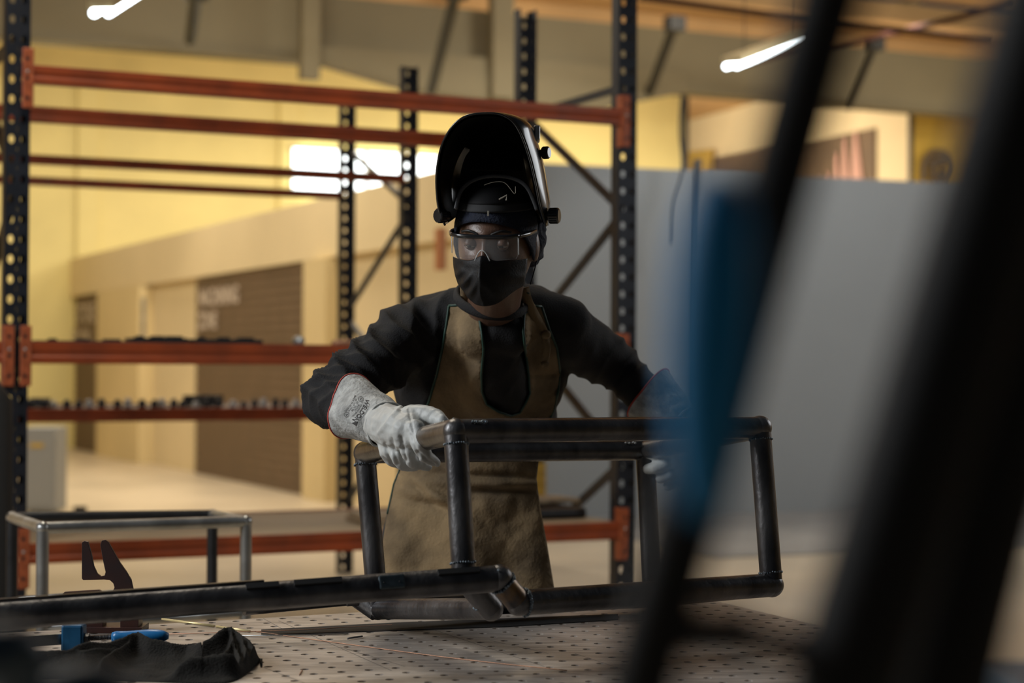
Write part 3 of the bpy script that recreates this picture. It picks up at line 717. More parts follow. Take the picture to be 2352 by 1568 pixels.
    # sheet lying on the table with crests running along it: (x, y seen, height)
    crests = [([(-120, 1504, .03), (60, 1503, .032), (160, 1500, .032), (230, 1487, .034), (290, 1475, .036), (322, 1459, .044), (350, 1474, .036), (400, 1482, .030), (446, 1484, .026), (463, 1492, .022)], .020, 1),
              ([(430, 1490, .022), (468, 1484, .030), (500, 1468, .038), (522, 1453, .046), (534, 1450, .048), (548, 1462, .040), (575, 1480, .034), (594, 1500, .026), (603, 1512, .020)], .018, 1),
              ([(-120, 1545, .02), (60, 1532, .024), (200, 1526, .026), (290, 1541, .022), (354, 1547, .020), (419, 1523, .028), (500, 1510, .034), (558, 1505, .036), (596, 1502, .030)], .014, 1),
              ([(322, 1462, .040), (300, 1484, .030), (262, 1510, .022), (230, 1530, .02)], .010, .8), ([(534, 1452, .044), (540, 1478, .034), (520, 1500, .028)], .009, .8),
              ([(560, 1470, .038), (568, 1490, .034), (574, 1512, .028)], .007, .8), ([(540, 1480, .032), (552, 1500, .03), (556, 1520, .022)], .006, .7),
              ([(80, 1552, .022), (240, 1560, .024), (420, 1558, .022), (560, 1540, .024), (600, 1524, .016)], .022, .8), ([(120, 1512, .024), (200, 1506, .026), (280, 1498, .022)], .012, .7)]
    cr = []
    for pts_, w_, k_ in crests:
        q = []
        for x_, y_, h_ in pts_:
            d_ = (CZ-TZ-h_)/((y_-(839.5-.0048*(1176-x_)))/F); q.append((Vector(((x_-1176)/F*d_, d_)), h_))
        cr.append((q, w_, k_))
    def hgt(p):
        best = 0
        for q, w_, k_ in cr:
            bd = 9; bh = 0
            for (a_, ha), (b_, hb) in zip(q, q[1:]):
                ab = b_-a_; t = max(0, min(1, (p-a_).dot(ab)/max(ab.length_squared, 1e-9))); dd = (p-a_-ab*t).length
                if dd < bd: bd = dd; bh = ha+(hb-ha)*t
            best = max(best, bh*math.exp(-(bd/w_)**1.25))
        return best
    for i in range(nu+1):
        px = -120+726*i/nu
        yb = max(1488, top(px)+24) if px < 560 else top(px)+12
        if px > 470 and px <= 560: yb = max(yb-6, 1484)
        dfar = onT(px, yb, 0).y; dn = 2.93+.02*math.sin(px*.01)+max(0, (px-520)/86)**2*.22
        for j in range(nv+1):
            v = j/nv; dpt = dfar+.02+(dn-dfar-.02)*v; x = (px-1176)/F*dpt
            edge = max(0, min(1, v*9, (1-v)*10, (606-px)/16 if px > 586 else 1))
            base = .007+.008*noise.noise(Vector((x*11, dpt*14, 2)))+.004*noise.noise(Vector((x*30, dpt*34, 5)))
            z = max(hgt(Vector((x, dpt))), 0)+max(base, .002)
            m.v.append(Vector((x, dpt, TZ+.0015+z*edge)))
    for i in range(nu):
        for j in range(nv):
            a = i*(nv+1)+j; m.f.append((a, a+nv+1, a+nv+2, a+1))
    o = m.build('work_cloth', CLOTH, None, True); tag(o, 'crumpled charcoal work cloth lying on the table at lower left', 'cloth')
    s = o.modifiers.new('s', 'SOLIDIFY'); s.thickness = .002; s.offset = -1
left_things()
#=============================================================================== FOREGROUND (out of focus)
def foreground():
    e = empty('tube_stand', (.12, .8, 0), 'out of focus stand of black tubes close to the camera at right', 'stand')
    def bar(px0, py0, px1, py1, d0, d1, r, nm='upright'):
        p = P(px0, py0, d0); q = P(px1, py1, d1); t = (q-p).normalized()
        k = (0.03-q.z)/t.z; lo = q+t*k; hi = p-t*((2.15-p.z)/-t.z if t.z else 0)
        hi = p-t*abs((2.15-p.z)/t.z)
        o = MB().tube([hi, lo], r, 28).build(nm, BLACK, e, True, angle=40); return hi, lo
    h1 = bar(1904, 0, 1490, 1500, .60, .66, .0130)
    h2 = bar(2425, 0, 1942, 1568, .62, .66, .0205)
    h3 = bar(2530, 0, 2145, 1568, .70, .74, .0245)
    MB().tube([h1[0], h2[0], h3[0]], .012, 16).build('cross_bar', BLACK, e, True)
    MB().tube([h1[1], h2[1], h3[1]], .02, 16).build('base_bar', BLACK, e, True)
    # blue handle fixed on the first tube
    b = MB(); N = 14
    c0 = P(1652, 395, .58); c1 = P(1608, 1190, .585)
    rr = [.005, .0098, .0122, .0134, .0140, .0143, .0143, .0142, .0138, .0130, .0122, .011, .0095, .0075, .004]
    b.tube([c0.lerp(c1, i/N) for i in range(N+1)], rr, 28); b.build('grip', BLUED, e, True)
    k = MB(); c = P(1655, 1437, .66); k.box(c, (.024, .02, .012)); k.tube([P(1500, 1462, .655), P(1700, 1468, .66), P(1960, 1500, .66)], .0065, 16); k.build('bracket', NAVYP, e, bevel=.002)
    # near dark blue hose at the lower left corner
    o = MB().tube(smoothpath([Vector((-.75, .75, .9)), P(-200, 1580, .9), P(60, 1612, .95), P(330, 1665, 1.0), Vector((-.1, 1.1, .9)), Vector((-.05, 1.2, .3)), Vector((-.05, 1.25, .02))]), .014, 16).build('hose', mat('slate_blue_rubber', (.03, .06, .095), .5), None, True)
    tag(o, 'out of focus dark blue hose at the bottom left corner', 'hose')
    q = P(2335, 1560, 1.5)
    k = empty('tool_box', (q.x+.1, q.y, 0), 'blurred blue box at the bottom right corner', 'box')
    MB().box((q.x+.12, q.y, q.z-.12), (.25, .2, .24)).build('body', mat('slate_blue_enamel', (.04, .07, .10), .5), k, bevel=.006)
    MB().box((q.x+.12, q.y, (q.z-.24)/2), (.3, .26, q.z-.24)).build('stand', BLACK, k, bevel=.006)
foreground()
#=============================================================================== THE WELDER
def person():
    pr = empty('person', (-.10, 4.10, 0), 'person in raised black welding helmet, black mask and tan apron, gripping the pipe frame', 'person')
    # ---------------- head: position and turn
    HC = P(1140, 551, 3.545)
    RH = Matrix.Rotation(math.radians(-13), 3, 'Z') @ Matrix.Rotation(math.radians(13), 3, 'X') @ Matrix.Rotation(math.radians(2.0), 3, 'Y')
    def H(x, y, z): return HC+RH @ Vector((x, y, z))      # x to the photo's right, -y out of the face, z up
    def g(a, b, s): return math.exp(-((a/s)**2+(b/s)**2))
    def head_pt(ph, th, k=1.0, face=True):
        """ph longitude (0 = face), th latitude"""
        dx, dy, dz = math.sin(ph)*math.cos(th), -math.cos(ph)*math.cos(th), math.sin(th)
        x, y, z = .076*dx, .100*dy, .122*dz
        if z < 0:
            t = -z/.122; x *= 1-.12*t*t; 
            if y > 0: y *= 1-.45*t
        if z > .03: x *= 1+.02
        if face and dy < 0:
            f = -dy
            y -= .026*math.exp(-((x/.013)**2))*math.exp(-(((z+.030)/.026)**2))*f          # nose
            y -= .008*math.exp(-((x/.010)**2))*math.exp(-(((z-.002)/.020)**2))*f          # bridge
            y += .012*(g(x-.032, (z-.006)*1.35, .020)+g(x+.032, (z-.006)*1.35, .020))*f     # sockets
            y -= .006*math.exp(-(((z-.030)/.012)**2))*math.exp(-((x/.05)**2))*f            # brow
            y -= .006*(g(x-.040, z+.030, .022)+g(x+.040, z+.030, .022))*f                  # cheeks
            y -= .010*math.exp(-((x/.026)**2))*math.exp(-(((z+.075)/.022)**2))*f           # lips and jaw
            y -= .008*math.exp(-((x/.024)**2))*math.exp(-(((z+.110)/.018)**2))*f
        return Vector((x*k, y*k, z*k))
    m = MB(); NU, NV = 128, 96
    for j in range(NV+1):
        th = -math.pi/2+math.pi*j/NV
        for i in range(NU):
            p = head_pt(2*math.pi*i/NU, max(-1.5705, min(1.5705, th))); m.v.append(H(*p))
    for j in range(NV):
        for i in range(NU): m.f.append((j*NU+i, j*NU+(i+1) % NU, (j+1)*NU+(i+1) % NU, (j+1)*NU+i))
    # neck and upper chest in the same continuous surface, arms run inside the sleeves
    nb = P(1128, 735, 3.76)
    sh = {-1: P(942, 770, 3.80), 1: P(1292, 752, 3.86)}; el = {-1: P(764, 903, 3.60), 1: P(1418, 842, 4.02)}
    wr = {-1: P(896, 972, 3.365), 1: P(1578, 985, 3.87)}
    m.capsule(H(0, .030, -.055), .056, nb, .056, 24); m.capsule(nb, .056, P(1120, 860, 3.99), .07, 24)
    for s in (-1, 1):
        m.capsule(nb+Vector((0, .06, -.04)), .045, sh[s]+Vector((0, .02, 0)), .04, 16); m.capsule(sh[s], .04, el[s], .036, 16); m.capsule(el[s], .036, wr[s], .026, 16)
    # ears
    for s in (-1, 1): m.ball(H(s*.078, .005, -.012), (.010, .019, .032), RH)
    body = blob(m, 'body', SKIN, pr, .0032, 3)
    # eyes
    for s in (-1, 1):
        c = H(s*.0325, -.0835, .006)
        e = MB().ball(c, .0122, n=24, m=16).build('eyeball', EYEW, body, True)
        dr = (RH @ Vector((-.12, -1, -.34))).normalized()
        MB().ball(c+dr*.0072, .0066, n=20, m=12).build('iris', EYED, e, True)
        # lids: thin caps over the ball, open slit looking down
        for up in (1, 0):
            lm = MB(); n1, n2 = 18, 8
            for a in range(n1+1):
                for b in range(n2+1):
                    ph = -1.35+2.7*a/n1
                    lo, hi = ((.06+.0*ph, 1.25) if up else (-1.3, -.52)); edge = (1-(ph/1.35)**2)
                    if up: t0 = -.40+.22*edge; th = t0+(1.3-t0)*b/n2
                    else: t1 = -.40-.16*edge; th = -1.3+(t1+1.3)*b/n2
                    r = .0134; q = Vector((math.sin(ph)*math.cos(th)*r, -math.cos(ph)*math.cos(th)*r, math.sin(th)*r)); lm.v.append(c+RH @ q)
            for a in range(n1):
                for b in range(n2): i0 = a*(n2+1)+b; lm.f.append((i0, i0+n2+1, i0+n2+2, i0+1))
            o = lm.build('eyelid', SKIN, body, True); sd = o.modifiers.new('s', 'SOLIDIFY'); sd.thickness = .0012
        bm_ = MB().tube(smoothpath([H(s*.013, -.0995, .026), H(s*.032, -.097, .033), H(s*.050, -.083, .029)], 6), [.0026]*13, 8); bm_.build('eyebrow', LIP, body, True)
    # ---------------- shirt
    m = MB()
    for p0, r0, p1, r1 in ((P(1020, 775, 3.88), .105, P(1215, 762, 3.90), .105), (P(1035, 870, 3.95), .115, P(1190, 860, 3.96), .115), (P(1050, 960, 4.0), .115, P(1170, 955, 4.0), .11),
                           (P(1050, 1060, 4.04), .10, P(1130, 1060, 4.04), .10), (P(1035, 1150, 4.08), .11, P(1110, 1150, 4.08), .11), (P(1130, 700, 3.79), .062, P(940, 765, 3.82), .066), (P(1145, 700, 3.79), .062, P(1290, 745, 3.86), .068),
                           (P(1132, 700, 3.775), .070, P(1120, 780, 3.86), .10),
                           (P(940, 772, 3.80), .073, P(860, 840, 3.70), .068), (P(860, 840, 3.70), .068, P(764, 908, 3.60), .060), (P(764, 908, 3.60), .061, P(820, 948, 3.49), .046), (P(960, 800, 3.85), .08, P(1000, 900, 3.92), .09),
                           (P(1285, 752, 3.87), .074, P(1350, 800, 3.95), .066), (P(1350, 800, 3.95), .066, P(1422, 845, 4.01), .055), (P(1422, 845, 4.01), .055, P(1478, 905, 3.94), .046), (P(1225, 820, 3.92), .07, P(1225, 900, 3.95), .06)):
        m.capsule(p0, r0, p1, r1, 28)
    m.capsule(P(1105, 772, 3.725), .048, P(1165, 770, 3.725), .048, 24); m.capsule(P(1135, 780, 3.735), .050, P(1135, 880, 3.86), .09, 24)
    shirt = blob(m, 'shirt', SHIRT, pr, .0048, 14)
    bake(shirt)
    ax = (el[-1]-sh[-1]).normalized(); ax2 = (wr[-1]-el[-1]).normalized()
    E_ = el[-1]; EB = el[1]
    def wr_fold(p):
        # cloth folds: ridges across the sleeve that bunch at the elbow, long soft drags elsewhere
        n1 = noise.noise(p*9); n2 = noise.noise(p*22+Vector((3, 1, 7)))
        d = .0075*n1+.0035*n2
        def ridges(c, axis, fr, rad, amp):
            t = (p-c); w = math.exp(-(t.length/rad)**2)
            if w < .02: return 0
            s = t.dot(axis)*fr+noise.noise(p*7)*2.4
            return amp*w*(1-2*abs(math.sin(s)))
        d += ridges(E_, (ax+ax2*.3).normalized(), 115, .13, .0055)
        d += ridges(E_+Vector((.06, .05, .08)), Vector((.75, 0, .66)), 75, .16, .008)
        d += ridges(EB, Vector((.8, 0, -.55)), 80, .12, .0042)
        d += ridges(sh[-1]+Vector((.05, 0, .0)), Vector((.85, 0, -.4)), 60, .14, .006)
        return d
    fold(shirt, wr_fold)
    def bvh_of(o):
        return BVHTree.FromPolygons([o.matrix_world @ v.co for v in o.data.vertices], [tuple(p.vertices) for p in o.data.polygons])
    bpy.context.view_layer.update()
    bS = bvh_of(shirt)
    # collar
    cp = []
    for k in range(40):
        q = 2*math.pi*k/40; c = P(1128, 700, 3.735)
        cp.append(c+Vector((.074*math.cos(q), .078*math.sin(q), .010*math.cos(q)*-1+.036*math.sin(q)+.012)))
    MB().tube(cp, .007, 10, closed=True, flat=1.6).build('collar', SHIRT, shirt, True)
    # orange stitched tab at the side of the shirt
    def ray(px, py, bv, off=.004, dflt=3.9):
        d = (P(px, py, 1.0)-EYE).normalized(); h = bv.ray_cast(EYE, d, 8)
        if h[0] is None: return None
        return h[0]-d*off
    q = ray(1003, 862, bS, .003)
    if q:
        tm = MB(); tm.box(q, (.008, .002, .002)); tm.box(q-E3*.005, (.002, .002, .009)); tm.build('stitched_tab', mat('orange_thread', (.45, .2, .05), .7), shirt)
    # ---------------- trousers and boots (behind the apron and the table)
    m = MB()
    hp = Vector((-.115, 4.10, .98))
    m.capsule(hp-Vector((.07, 0, 0)), .11, hp+Vector((.06, 0, 0)), .11, 20)
    for s in (-1, 1):
        m.capsule(hp+Vector((s*.09, 0, -.04)), .10, Vector((-.10+s*.13, 4.06, .52)), .075, 20); m.capsule(Vector((-.10+s*.13, 4.06, .52)), .075, Vector((-.10+s*.15, 4.14, .13)), .065, 20)
    blob(m, 'trousers', mat('charcoal_trousers', (.02, .02, .022), .85, 0, .3, 20), pr, .012, 5)
    for s in (-1, 1):
        m = MB(); x = -.10+s*.15; m.capsule((x, 4.14, .16), .06, (x, 4.14, .06), .055); m.capsule((x, 4.14, .05), .05, (x+s*.03, 3.97, .048), .045)
        blob(m, 'boot', BLACK, pr, .008, 3)
    # ---------------- apron: one sheet lying on the body
    def dap(px, py):
        if py < 955: cx, hw, d0 = 1145, 165, 3.80+(py-700)*.00040
        else:
            t = min(1, (py-955)/395); cx = 1125-45*t; hw = 175+45*t; d0 = 3.885-.02*t
        u = (px-cx)/(hw*1.12); return d0+.13*(1-math.sqrt(max(0, 1-min(.98, u*u))))
    outline = [(1031, 702), (1060, 700), (1084, 704), (1098, 716), (1106, 760), (1111, 800), (1106, 860), (1107, 900), (1118, 928), (1146, 946), (1174, 955), (1194, 948), (1207, 926), (1217, 903), (1214, 860), (1206, 800), (1202, 760), (1204, 722), (1222, 702), (1244, 704), (1262, 758),
               (1280, 800), (1286, 850), (1282, 900), (1272, 940), (1256, 985), (1238, 1050), (1232, 1100), (1240, 1160), (1256, 1250), (1272, 1350), (1280, 1440), (868, 1440), (876, 1330), (878, 1260), (890, 1180), (905, 1112), (925, 1060), (952, 985), (984, 925), (1003, 860), (1018, 790), (1026, 740)]
    def dense(pl, st=7, closed=True):
        out = []; n = len(pl)
        for i in range(n if closed else n-1):
            a = Vector(pl[i]); b = Vector(pl[(i+1) % n]); k = max(1, int((b-a).length/st))
            out += [a.lerp(b, j/k) for j in range(k)]
        if not closed: out.append(Vector(pl[-1]))
        return out
    def inside(x, y, poly):
        c = False; n = len(poly); j = n-1
        for i in range(n):
            xi, yi = poly[i]; xj, yj = poly[j]
            if (yi > y) != (yj > y) and x < (xj-xi)*(y-yi)/(yj-yi)+xi: c = not c
            j = i
        return c
    def patch(outline, fn, st=7):
        ed = dense(outline, st); pts = [Vector((a[0], a[1])) for a in ed]; n = len(pts)
        edges = [(i, (i+1) % n) for i in range(n)]
        xs = [p.x for p in pts]; ys = [p.y for p in pts]; y = min(ys)+st/2; r = 0
        while y < max(ys):
            x = min(xs)+st/2+(r % 2)*st/2
            while x < max(xs):
                if inside(x, y, outline) and min((Vector((x, y))-p).length for p in pts) > st*.55: pts.append(Vector((x, y)))
                x += st
            y += st*.87; r += 1
        v, e, f, *_ = delaunay_2d_cdt(pts, edges, [tuple(range(n))], 1, 1e-4)
        mb = MB(); mb.add([fn(p.x, p.y) for p in v], [tuple(q) for q in f]); return mb
    def gauss(x, y, cx, cy, sx, sy, ang=0):
        c, s = math.cos(ang), math.sin(ang); u = (x-cx)*c+(y-cy)*s; w = -(x-cx)*s+(y-cy)*c
        return math.exp(-(u/sx)**2-(w/sy)**2)
    def apd(px, py):
        d = dap(px, py)
        f = 0
        f += .012*gauss(px, py, 1120, 1092, 150, 9, .04)+.010*gauss(px, py, 1150, 1128, 120, 8, -.02)-.012*gauss(px, py, 1130, 1110, 150, 8, .02)
        f += .016*gauss(px, py, 958, 1118, 60, 8, .75)-.014*gauss(px, py, 985, 1128, 70, 10, .55)+.012*gauss(px, py, 990, 1160, 75, 10, .20)-.010*gauss(px, py, 1000, 1142, 80, 9, .25)
        f += .010*math.sin(px*.035+py*.004)*min(1, max(0, (py-1130)/150))
        f += .006*noise.noise(Vector((px*.012, py*.018, 1)))+.003*noise.noise(Vector((px*.04, py*.04, 4)))
        f += .004*gauss(px, py, 1240, 862, 60, 3, -.05)
        if py < 1010:
            hs = [ray(px+ox, py+oy, bS, .012) for ox, oy in ((0, 0), (16, 0), (-16, 0), (0, 16), (0, -16), (32, 0), (-32, 0), (0, 32))]
            hs = [h.y for h in hs if h is not None]
            if hs:
                h0 = ray(px, py, bS, .007); av = sum(hs)/len(hs); d = min(d, av, h0.y if h0 else 9)
        return d+f
    ap = empty('apron', P(1120, 1000, 3.9)); ap.parent = pr; ap.matrix_parent_inverse = parent_world(pr).inverted()
    apm = patch(outline, lambda x, y: P(x, y, apd(x, y)), 7)
    a_ = apm.build('apron_sheet', SUEDE, ap, True); s_ = a_.modifiers.new('s', 'SOLIDIFY'); s_.thickness = .003; s_.offset = 0
    def binding(pts, closed=False):
        MB().tube([P(x, y, apd(x, y)-.002) for x, y in dense(pts, 8, closed)], .0028, 8, flat=1.0).build('binding', GREEN, ap, True)
    binding(outline[:20]+[(1244, 704)]); binding(outline[19:26]); binding([(1031, 702)]+outline[:-9:-1])
    # neck straps and the loose knotted tape
    def ribbon(pts, w, name='strap', m=SUEDE, par=ap):
        q = smoothpath([P(*p) for p in pts], 8); mb = MB()
        for i, p in enumerate(q):
            t = (q[min(i+1, len(q)-1)]-q[max(i-1, 0)]).normalized(); v = (EYE-p).normalized(); s = t.cross(v).normalized()
            tw = math.sin(i*.5)*.3; s = (s+v*tw).normalized(); mb.v += [p-s*w/2, p+s*w/2]
        for i in range(len(q)-1): mb.f.append((2*i, 2*i+1, 2*i+3, 2*i+2))
        o = mb.build(name, m, par, True); sd = o.modifiers.new('s', 'SOLIDIFY'); sd.thickness = .003; return o
    ribbon([(1066, 655, 3.70), (1068, 690, 3.71), (1074, 720, 3.74), (1074, 738, 3.765)], .017)
    ribbon([(1066, 734, 3.762), (1076, 737, 3.76), (1084, 735, 3.762)], .012)
    ribbon([(1204, 660, 3.70), (1212, 690, 3.71), (1232, 730, 3.745), (1250, 765, 3.765)], .020)
    ribbon([(1212, 672, 3.70), (1207, 700, 3.72), (1222, 722, 3.74), (1210, 748, 3.76)], .008, m=GREEN)
    ribbon([(1250, 762, 3.76), (1256, 800, 3.77), (1250, 838, 3.775)], .016)
    MB().ball(P(1254, 768, 3.76), (.011, .008, .010)).build('knot', SUEDE, ap, True)
    ribbon([(1244, 838, 3.772), (1252, 836, 3.77), (1258, 838, 3.772)], .012)
    # ---------------- bandana
    def ring_surface(name, m_, par, k0, k1, e0, e1, nu=96, nv=20, zoff=0, th=.003, wob=0):
        mb = MB()
        for j in range(nv+1):
            for i in range(nu):
                ph = 2*math.pi*i/nu; a = e0(ph); b = e1(ph); t = a+(b-a)*j/nv
                p = head_pt(ph, t, k0+(k1-k0)*j/nv, False)
                if wob: p *= 1+wob*math.sin(ph*3+t*26+2*noise.noise(Vector((math.cos(ph), math.sin(ph), t))*2))
                mb.v.append(H(p.x, p.y, p.z))
        for j in range(nv):
            for i in range(nu): mb.f.append((j*nu+i, j*nu+(i+1) % nu, (j+1)*nu+(i+1) % nu, (j+1)*nu+i))
        o = mb.build(name, m_, par, True); s = o.modifiers.new('s', 'SOLIDIFY'); s.thickness = th; s.offset = 1; return o
    def fr(ph):
        a = abs((ph+math.pi) % (2*math.pi)-math.pi); sgn = math.sin(ph)
        base = .40-.16*a*a if a < .9 else .27-(a-.9)*.9
        return max(base-.05*max(0, sgn), -.30)
    ring_surface('bandana', NAVYC, pr, 1.075, 1.05, fr, lambda ph: 1.565, wob=.008)
    k = MB(); k.ball(H(.066, .045, .000), (.026, .04, .050), RH); k.ball(H(.058, .07, -.02), (.024, .035, .045), RH)
    b2 = blob(k, 'bandana_knot', NAVYC, bpy.data.objects['bandana'], .004, 2, (.012, .02))
    # ---------------- safety glasses
    gl = empty('safety_glasses', H(0, -.11, .01)); gl.parent = pr; gl.matrix_parent_inverse = parent_world(pr).inverted()
    def gp(x, z, off=0):
        y = -.1205+off+ .30*x*x/.075*1.9*abs(x)/.06*.5+ .9*max(0, abs(x)-.052)**1.3
        return H(x, y, z)
    mb = MB(); n1, n2 = 48, 12
    for i in range(n1+1):
        x = -.067+.134*i/n1
        for j in range(n2+1):
            zt = .0245; nz = .022*math.exp(-(x/.013)**2)
            zb = -.0235+.004*(abs(x)/.07)+nz+(.006 if abs(x) > .066 else 0)
            mb.v.append(gp(x, zb+(zt-zb)*j/n2))
    for i in range(n1):
        for j in range(n2): a = i*(n2+1)+j; mb.f.append((a, a+n2+1, a+n2+2, a+1))
    o = mb.build('lens', CLEAR, gl, True); s = o.modifiers.new('s', 'SOLIDIFY'); s.thickness = .0018
    mb = MB(); mb.tube([gp(-.068+.136*i/40, .0255) for i in range(41)], .0028, 10, flat=1.5); mb.build('brow_bar', HELM, gl, True)
    mb = MB(); mb.tube(smoothpath([gp(-.015, -.022, -.001), gp(-.009, -.009, -.002), gp(-.003, -.002, -.003), (gp(.003, -.002, -.003)), gp(.009, -.009, -.002), gp(.015, -.022, -.001)], 5), .0011, 8)
    mb.build('nose_bridge', mat('clear_plastic', (.7, .72, .72), .1, 0, alpha=.6), gl, True)
    for s in (-1, 1):
        mb = MB(); mb.tube(smoothpath([gp(s*.068, .0245), H(s*.080, -.06, .024), H(s*.083, .0, .020)], 6), .003, 8, flat=1.6); mb.build('temple', HELM, gl, True)
        mb = MB(); mb.tube([gp(s*.0675, .022), gp(s*.0675, -.012)], .0011, 8); mb.build('lens_edge', mat('clear_plastic', (.7, .72, .72), .1, 0, alpha=.6), gl, True)
    # ---------------- face mask
    mb = MB(); n1, n2 = 60, 60
    for i in range(n1+1):
        u = -1+2*i/n1
        for j in range(n2+1):
            v = j/n2
            zt = -.0225+.011*math.exp(-(u/.22)**2)-.004*abs(u); zb = -.080-.034*math.exp(-(abs(u)/.72)**3)
            z = zt+(zb-zt)*v
            w = .0765-.006*v*v-.002*v
            x = u*w
            c = math.cos(u*1.35)
            ridge = .012*math.exp(-(abs(u+.03)/.16))*(.4+.6*math.sin(math.pi*min(1, v*1.1)))
            y = -(.016+(.104+.012*math.sin(math.pi*v)-.010*v)*c**.62)-ridge
            # pleats and drag folds
            y -= .0016*math.sin(v*16+abs(u)*3)*(1-abs(u)**2)*math.exp(-((v-.15)/.2)**2)
            if u < 0: y += .0060*math.sin((u*1.1+v*.9)*17)*math.exp(-((v-.62)/.3)**2)*math.exp(-((u+.5)/.35)**2)
            else: y += .0032*math.sin((-u*.8+v)*11)*math.exp(-((v-.7)/.3)**2)
            mb.v.append(H(x, y, z))
    for i in range(n1):
        for j in range(n2): a = i*(n2+1)+j; mb.f.append((a, a+n2+1, a+n2+2, a+1))
    mk = mb.build('face_mask', MASKM, pr, True); s = mk.modifiers.new('s', 'SOLIDIFY'); s.thickness = .0015
    for sd in (-1, 1):
        for z0, z1 in ((-.026, -.005), (-.085, -.03)):
            MB().tube(smoothpath([H(sd*.0745, -.022, z0), H(sd*.079, .0, (z0+z1)/2), H(sd*.082, .02, z1)], 5), .0013, 6).build('ear_loop', MASKM, mk, True)
    # ---------------- welding helmet, tipped up
    hl = empty('welding_helmet', P(1140, 400, 3.5)); hl.parent = pr; hl.matrix_parent_inverse = parent_world(pr).inverted()
    rim = [(1022, 517, 3.47), (1008, 480, 3.45), (1002, 420, 3.43), (1006, 370, 3.41), (1018, 325, 3.39), (1042, 287, 3.37), (1072, 266, 3.36), (1112, 260, 3.355), (1150, 263, 3.355), (1180, 282, 3.36), (1201, 320, 3.37), (1218, 372, 3.39), (1231, 428, 3.41), (1240, 475, 3.43), (1254, 519, 3.46)]
    mid = [(1024, 515, 3.49), (1004, 478, 3.47), (1000, 418, 3.455), (1005, 366, 3.44), (1020, 318, 3.42), (1048, 280, 3.40), (1082, 262, 3.39), (1125, 257, 3.385), (1176, 262, 3.385), (1213, 278, 3.39), (1229, 312, 3.41), (1246, 365, 3.43), (1258, 425, 3.45), (1266, 475, 3.47), (1262, 520, 3.49)]
    bk1 = [(1030, 512, 3.56), (1012, 475, 3.56), (1008, 420, 3.55), (1014, 372, 3.54), (1032, 325, 3.52), (1062, 290, 3.50), (1096, 272, 3.49), (1138, 266, 3.485), (1186, 272, 3.485), (1222, 292, 3.49), (1235, 325, 3.51), (1248, 372, 3.53), (1256, 425, 3.55), (1262, 472, 3.56), (1254, 512, 3.57)]
    bk2 = [(1060, 490, 3.63), (1040, 470, 3.64), (1036, 425, 3.64), (1042, 385, 3.63), (1058, 345, 3.61), (1084, 315, 3.60), (1110, 302, 3.59), (1140, 298, 3.585), (1172, 302, 3.59), (1198, 320, 3.60), (1212, 350, 3.61), (1222, 388, 3.63), (1228, 428, 3.64), (1232, 465, 3.64), (1222, 488, 3.63)]
    rings = [smoothpath([P(*p) for p in r], 5) for r in (rim, mid, bk1, bk2)]
    nn = len(rings[0]); mb = MB(); cen = P(1140, 420, 3.68)
    R5 = [cen.lerp(p, .5)+Vector((0, .0, 0)) for p in rings[3]]
    for r in rings+[R5]: mb.v += r
    K = 5
    for k in range(K-1):
        for i in range(nn-1): a = k*nn+i; mb.f.append((a, a+1, a+nn+1, a+nn))
    mb.v.append(cen); T = len(mb.v)-1
    for i in range(nn-1): mb.f.append(((K-1)*nn+i, (K-1)*nn+i+1, T))
    o = mb.build('shell', HELM, hl, True); s = o.modifiers.new('s', 'SOLIDIFY'); s.thickness = .003; s.offset = -1 if False else 0
    sb = o.modifiers.new('sub', 'SUBSURF'); sb.levels = 1; sb.render_levels = 1
    lb = MB(); lc = P(1140, 420, 3.52)
    for r_ in rings+[R5]: lb.v += [p+(lc-p).normalized()*.009+Vector((0, .002, 0)) for p in r_]
    for k in range(K-1):
        for i in range(nn-1): a = k*nn+i; lb.f.append((a, a+1, a+nn+1, a+nn))
    lb.v.append(cen-Vector((0, .005, 0)))
    for i in range(nn-1): lb.f.append(((K-1)*nn+i, (K-1)*nn+i+1, len(lb.v)-1))
    lo = lb.build('liner', HELMM, hl, True)
    MB().tube(rings[0], .0022, 8).build('rim', HELM, hl, True)
    MB().box(P(1140, 345, 3.60), (.11, .012, .09), Matrix.Rotation(-.3, 3, 'X')).build('lens_cassette', HELMM, hl, bevel=.004)
    MB().box(P(1233, 308, 3.47), (.012, .05, .03)).build('solar_panel', GALV, hl, bevel=.003)
    def knob(p, q, r, n=18, grip=True):
        p, q = P(*p), P(*q); d = (q-p); k = MB(); k.tube([p, p.lerp(q, .45), p.lerp(q, .46), q.lerp(p, .06), q], [r*.62, r*.62, r, r, r*.86], 24)
        o = k.build('knob', HELM, hl, True, angle=30)
        k = MB(); u = d.orthogonal().normalized(); w = d.normalized().cross(u)
        g_ = MB()
        for i in range(n):
            a = 2*math.pi*i/n; c = u*math.cos(a)*r+w*math.sin(a)*r; g_.tube([p.lerp(q, .5)+c, q.lerp(p, .1)+c], .0009, 6)
        g_.build('ridges', HELMM, o)
    knob((1243, 496, 3.47), (1285, 495, 3.46), .0152); knob((1030, 495, 3.48), (1004, 495, 3.46), .014); knob((1234, 352, 3.46), (1262, 350, 3.45), .0115)
    # headband
    hb = ring_surface('headband', HELMM, hl, 1.13, 1.13, lambda ph: .60+.04*math.cos(ph), lambda ph: .92+.04*math.cos(ph), nv=6, th=.004)
    ring_surface('sweat_pad', mat('black_pad', (.018, .018, .019), .8), hb, 1.115, 1.125, lambda ph: .50+.03*math.cos(ph), lambda ph: .66+.03*math.cos(ph), nv=6, th=.004)
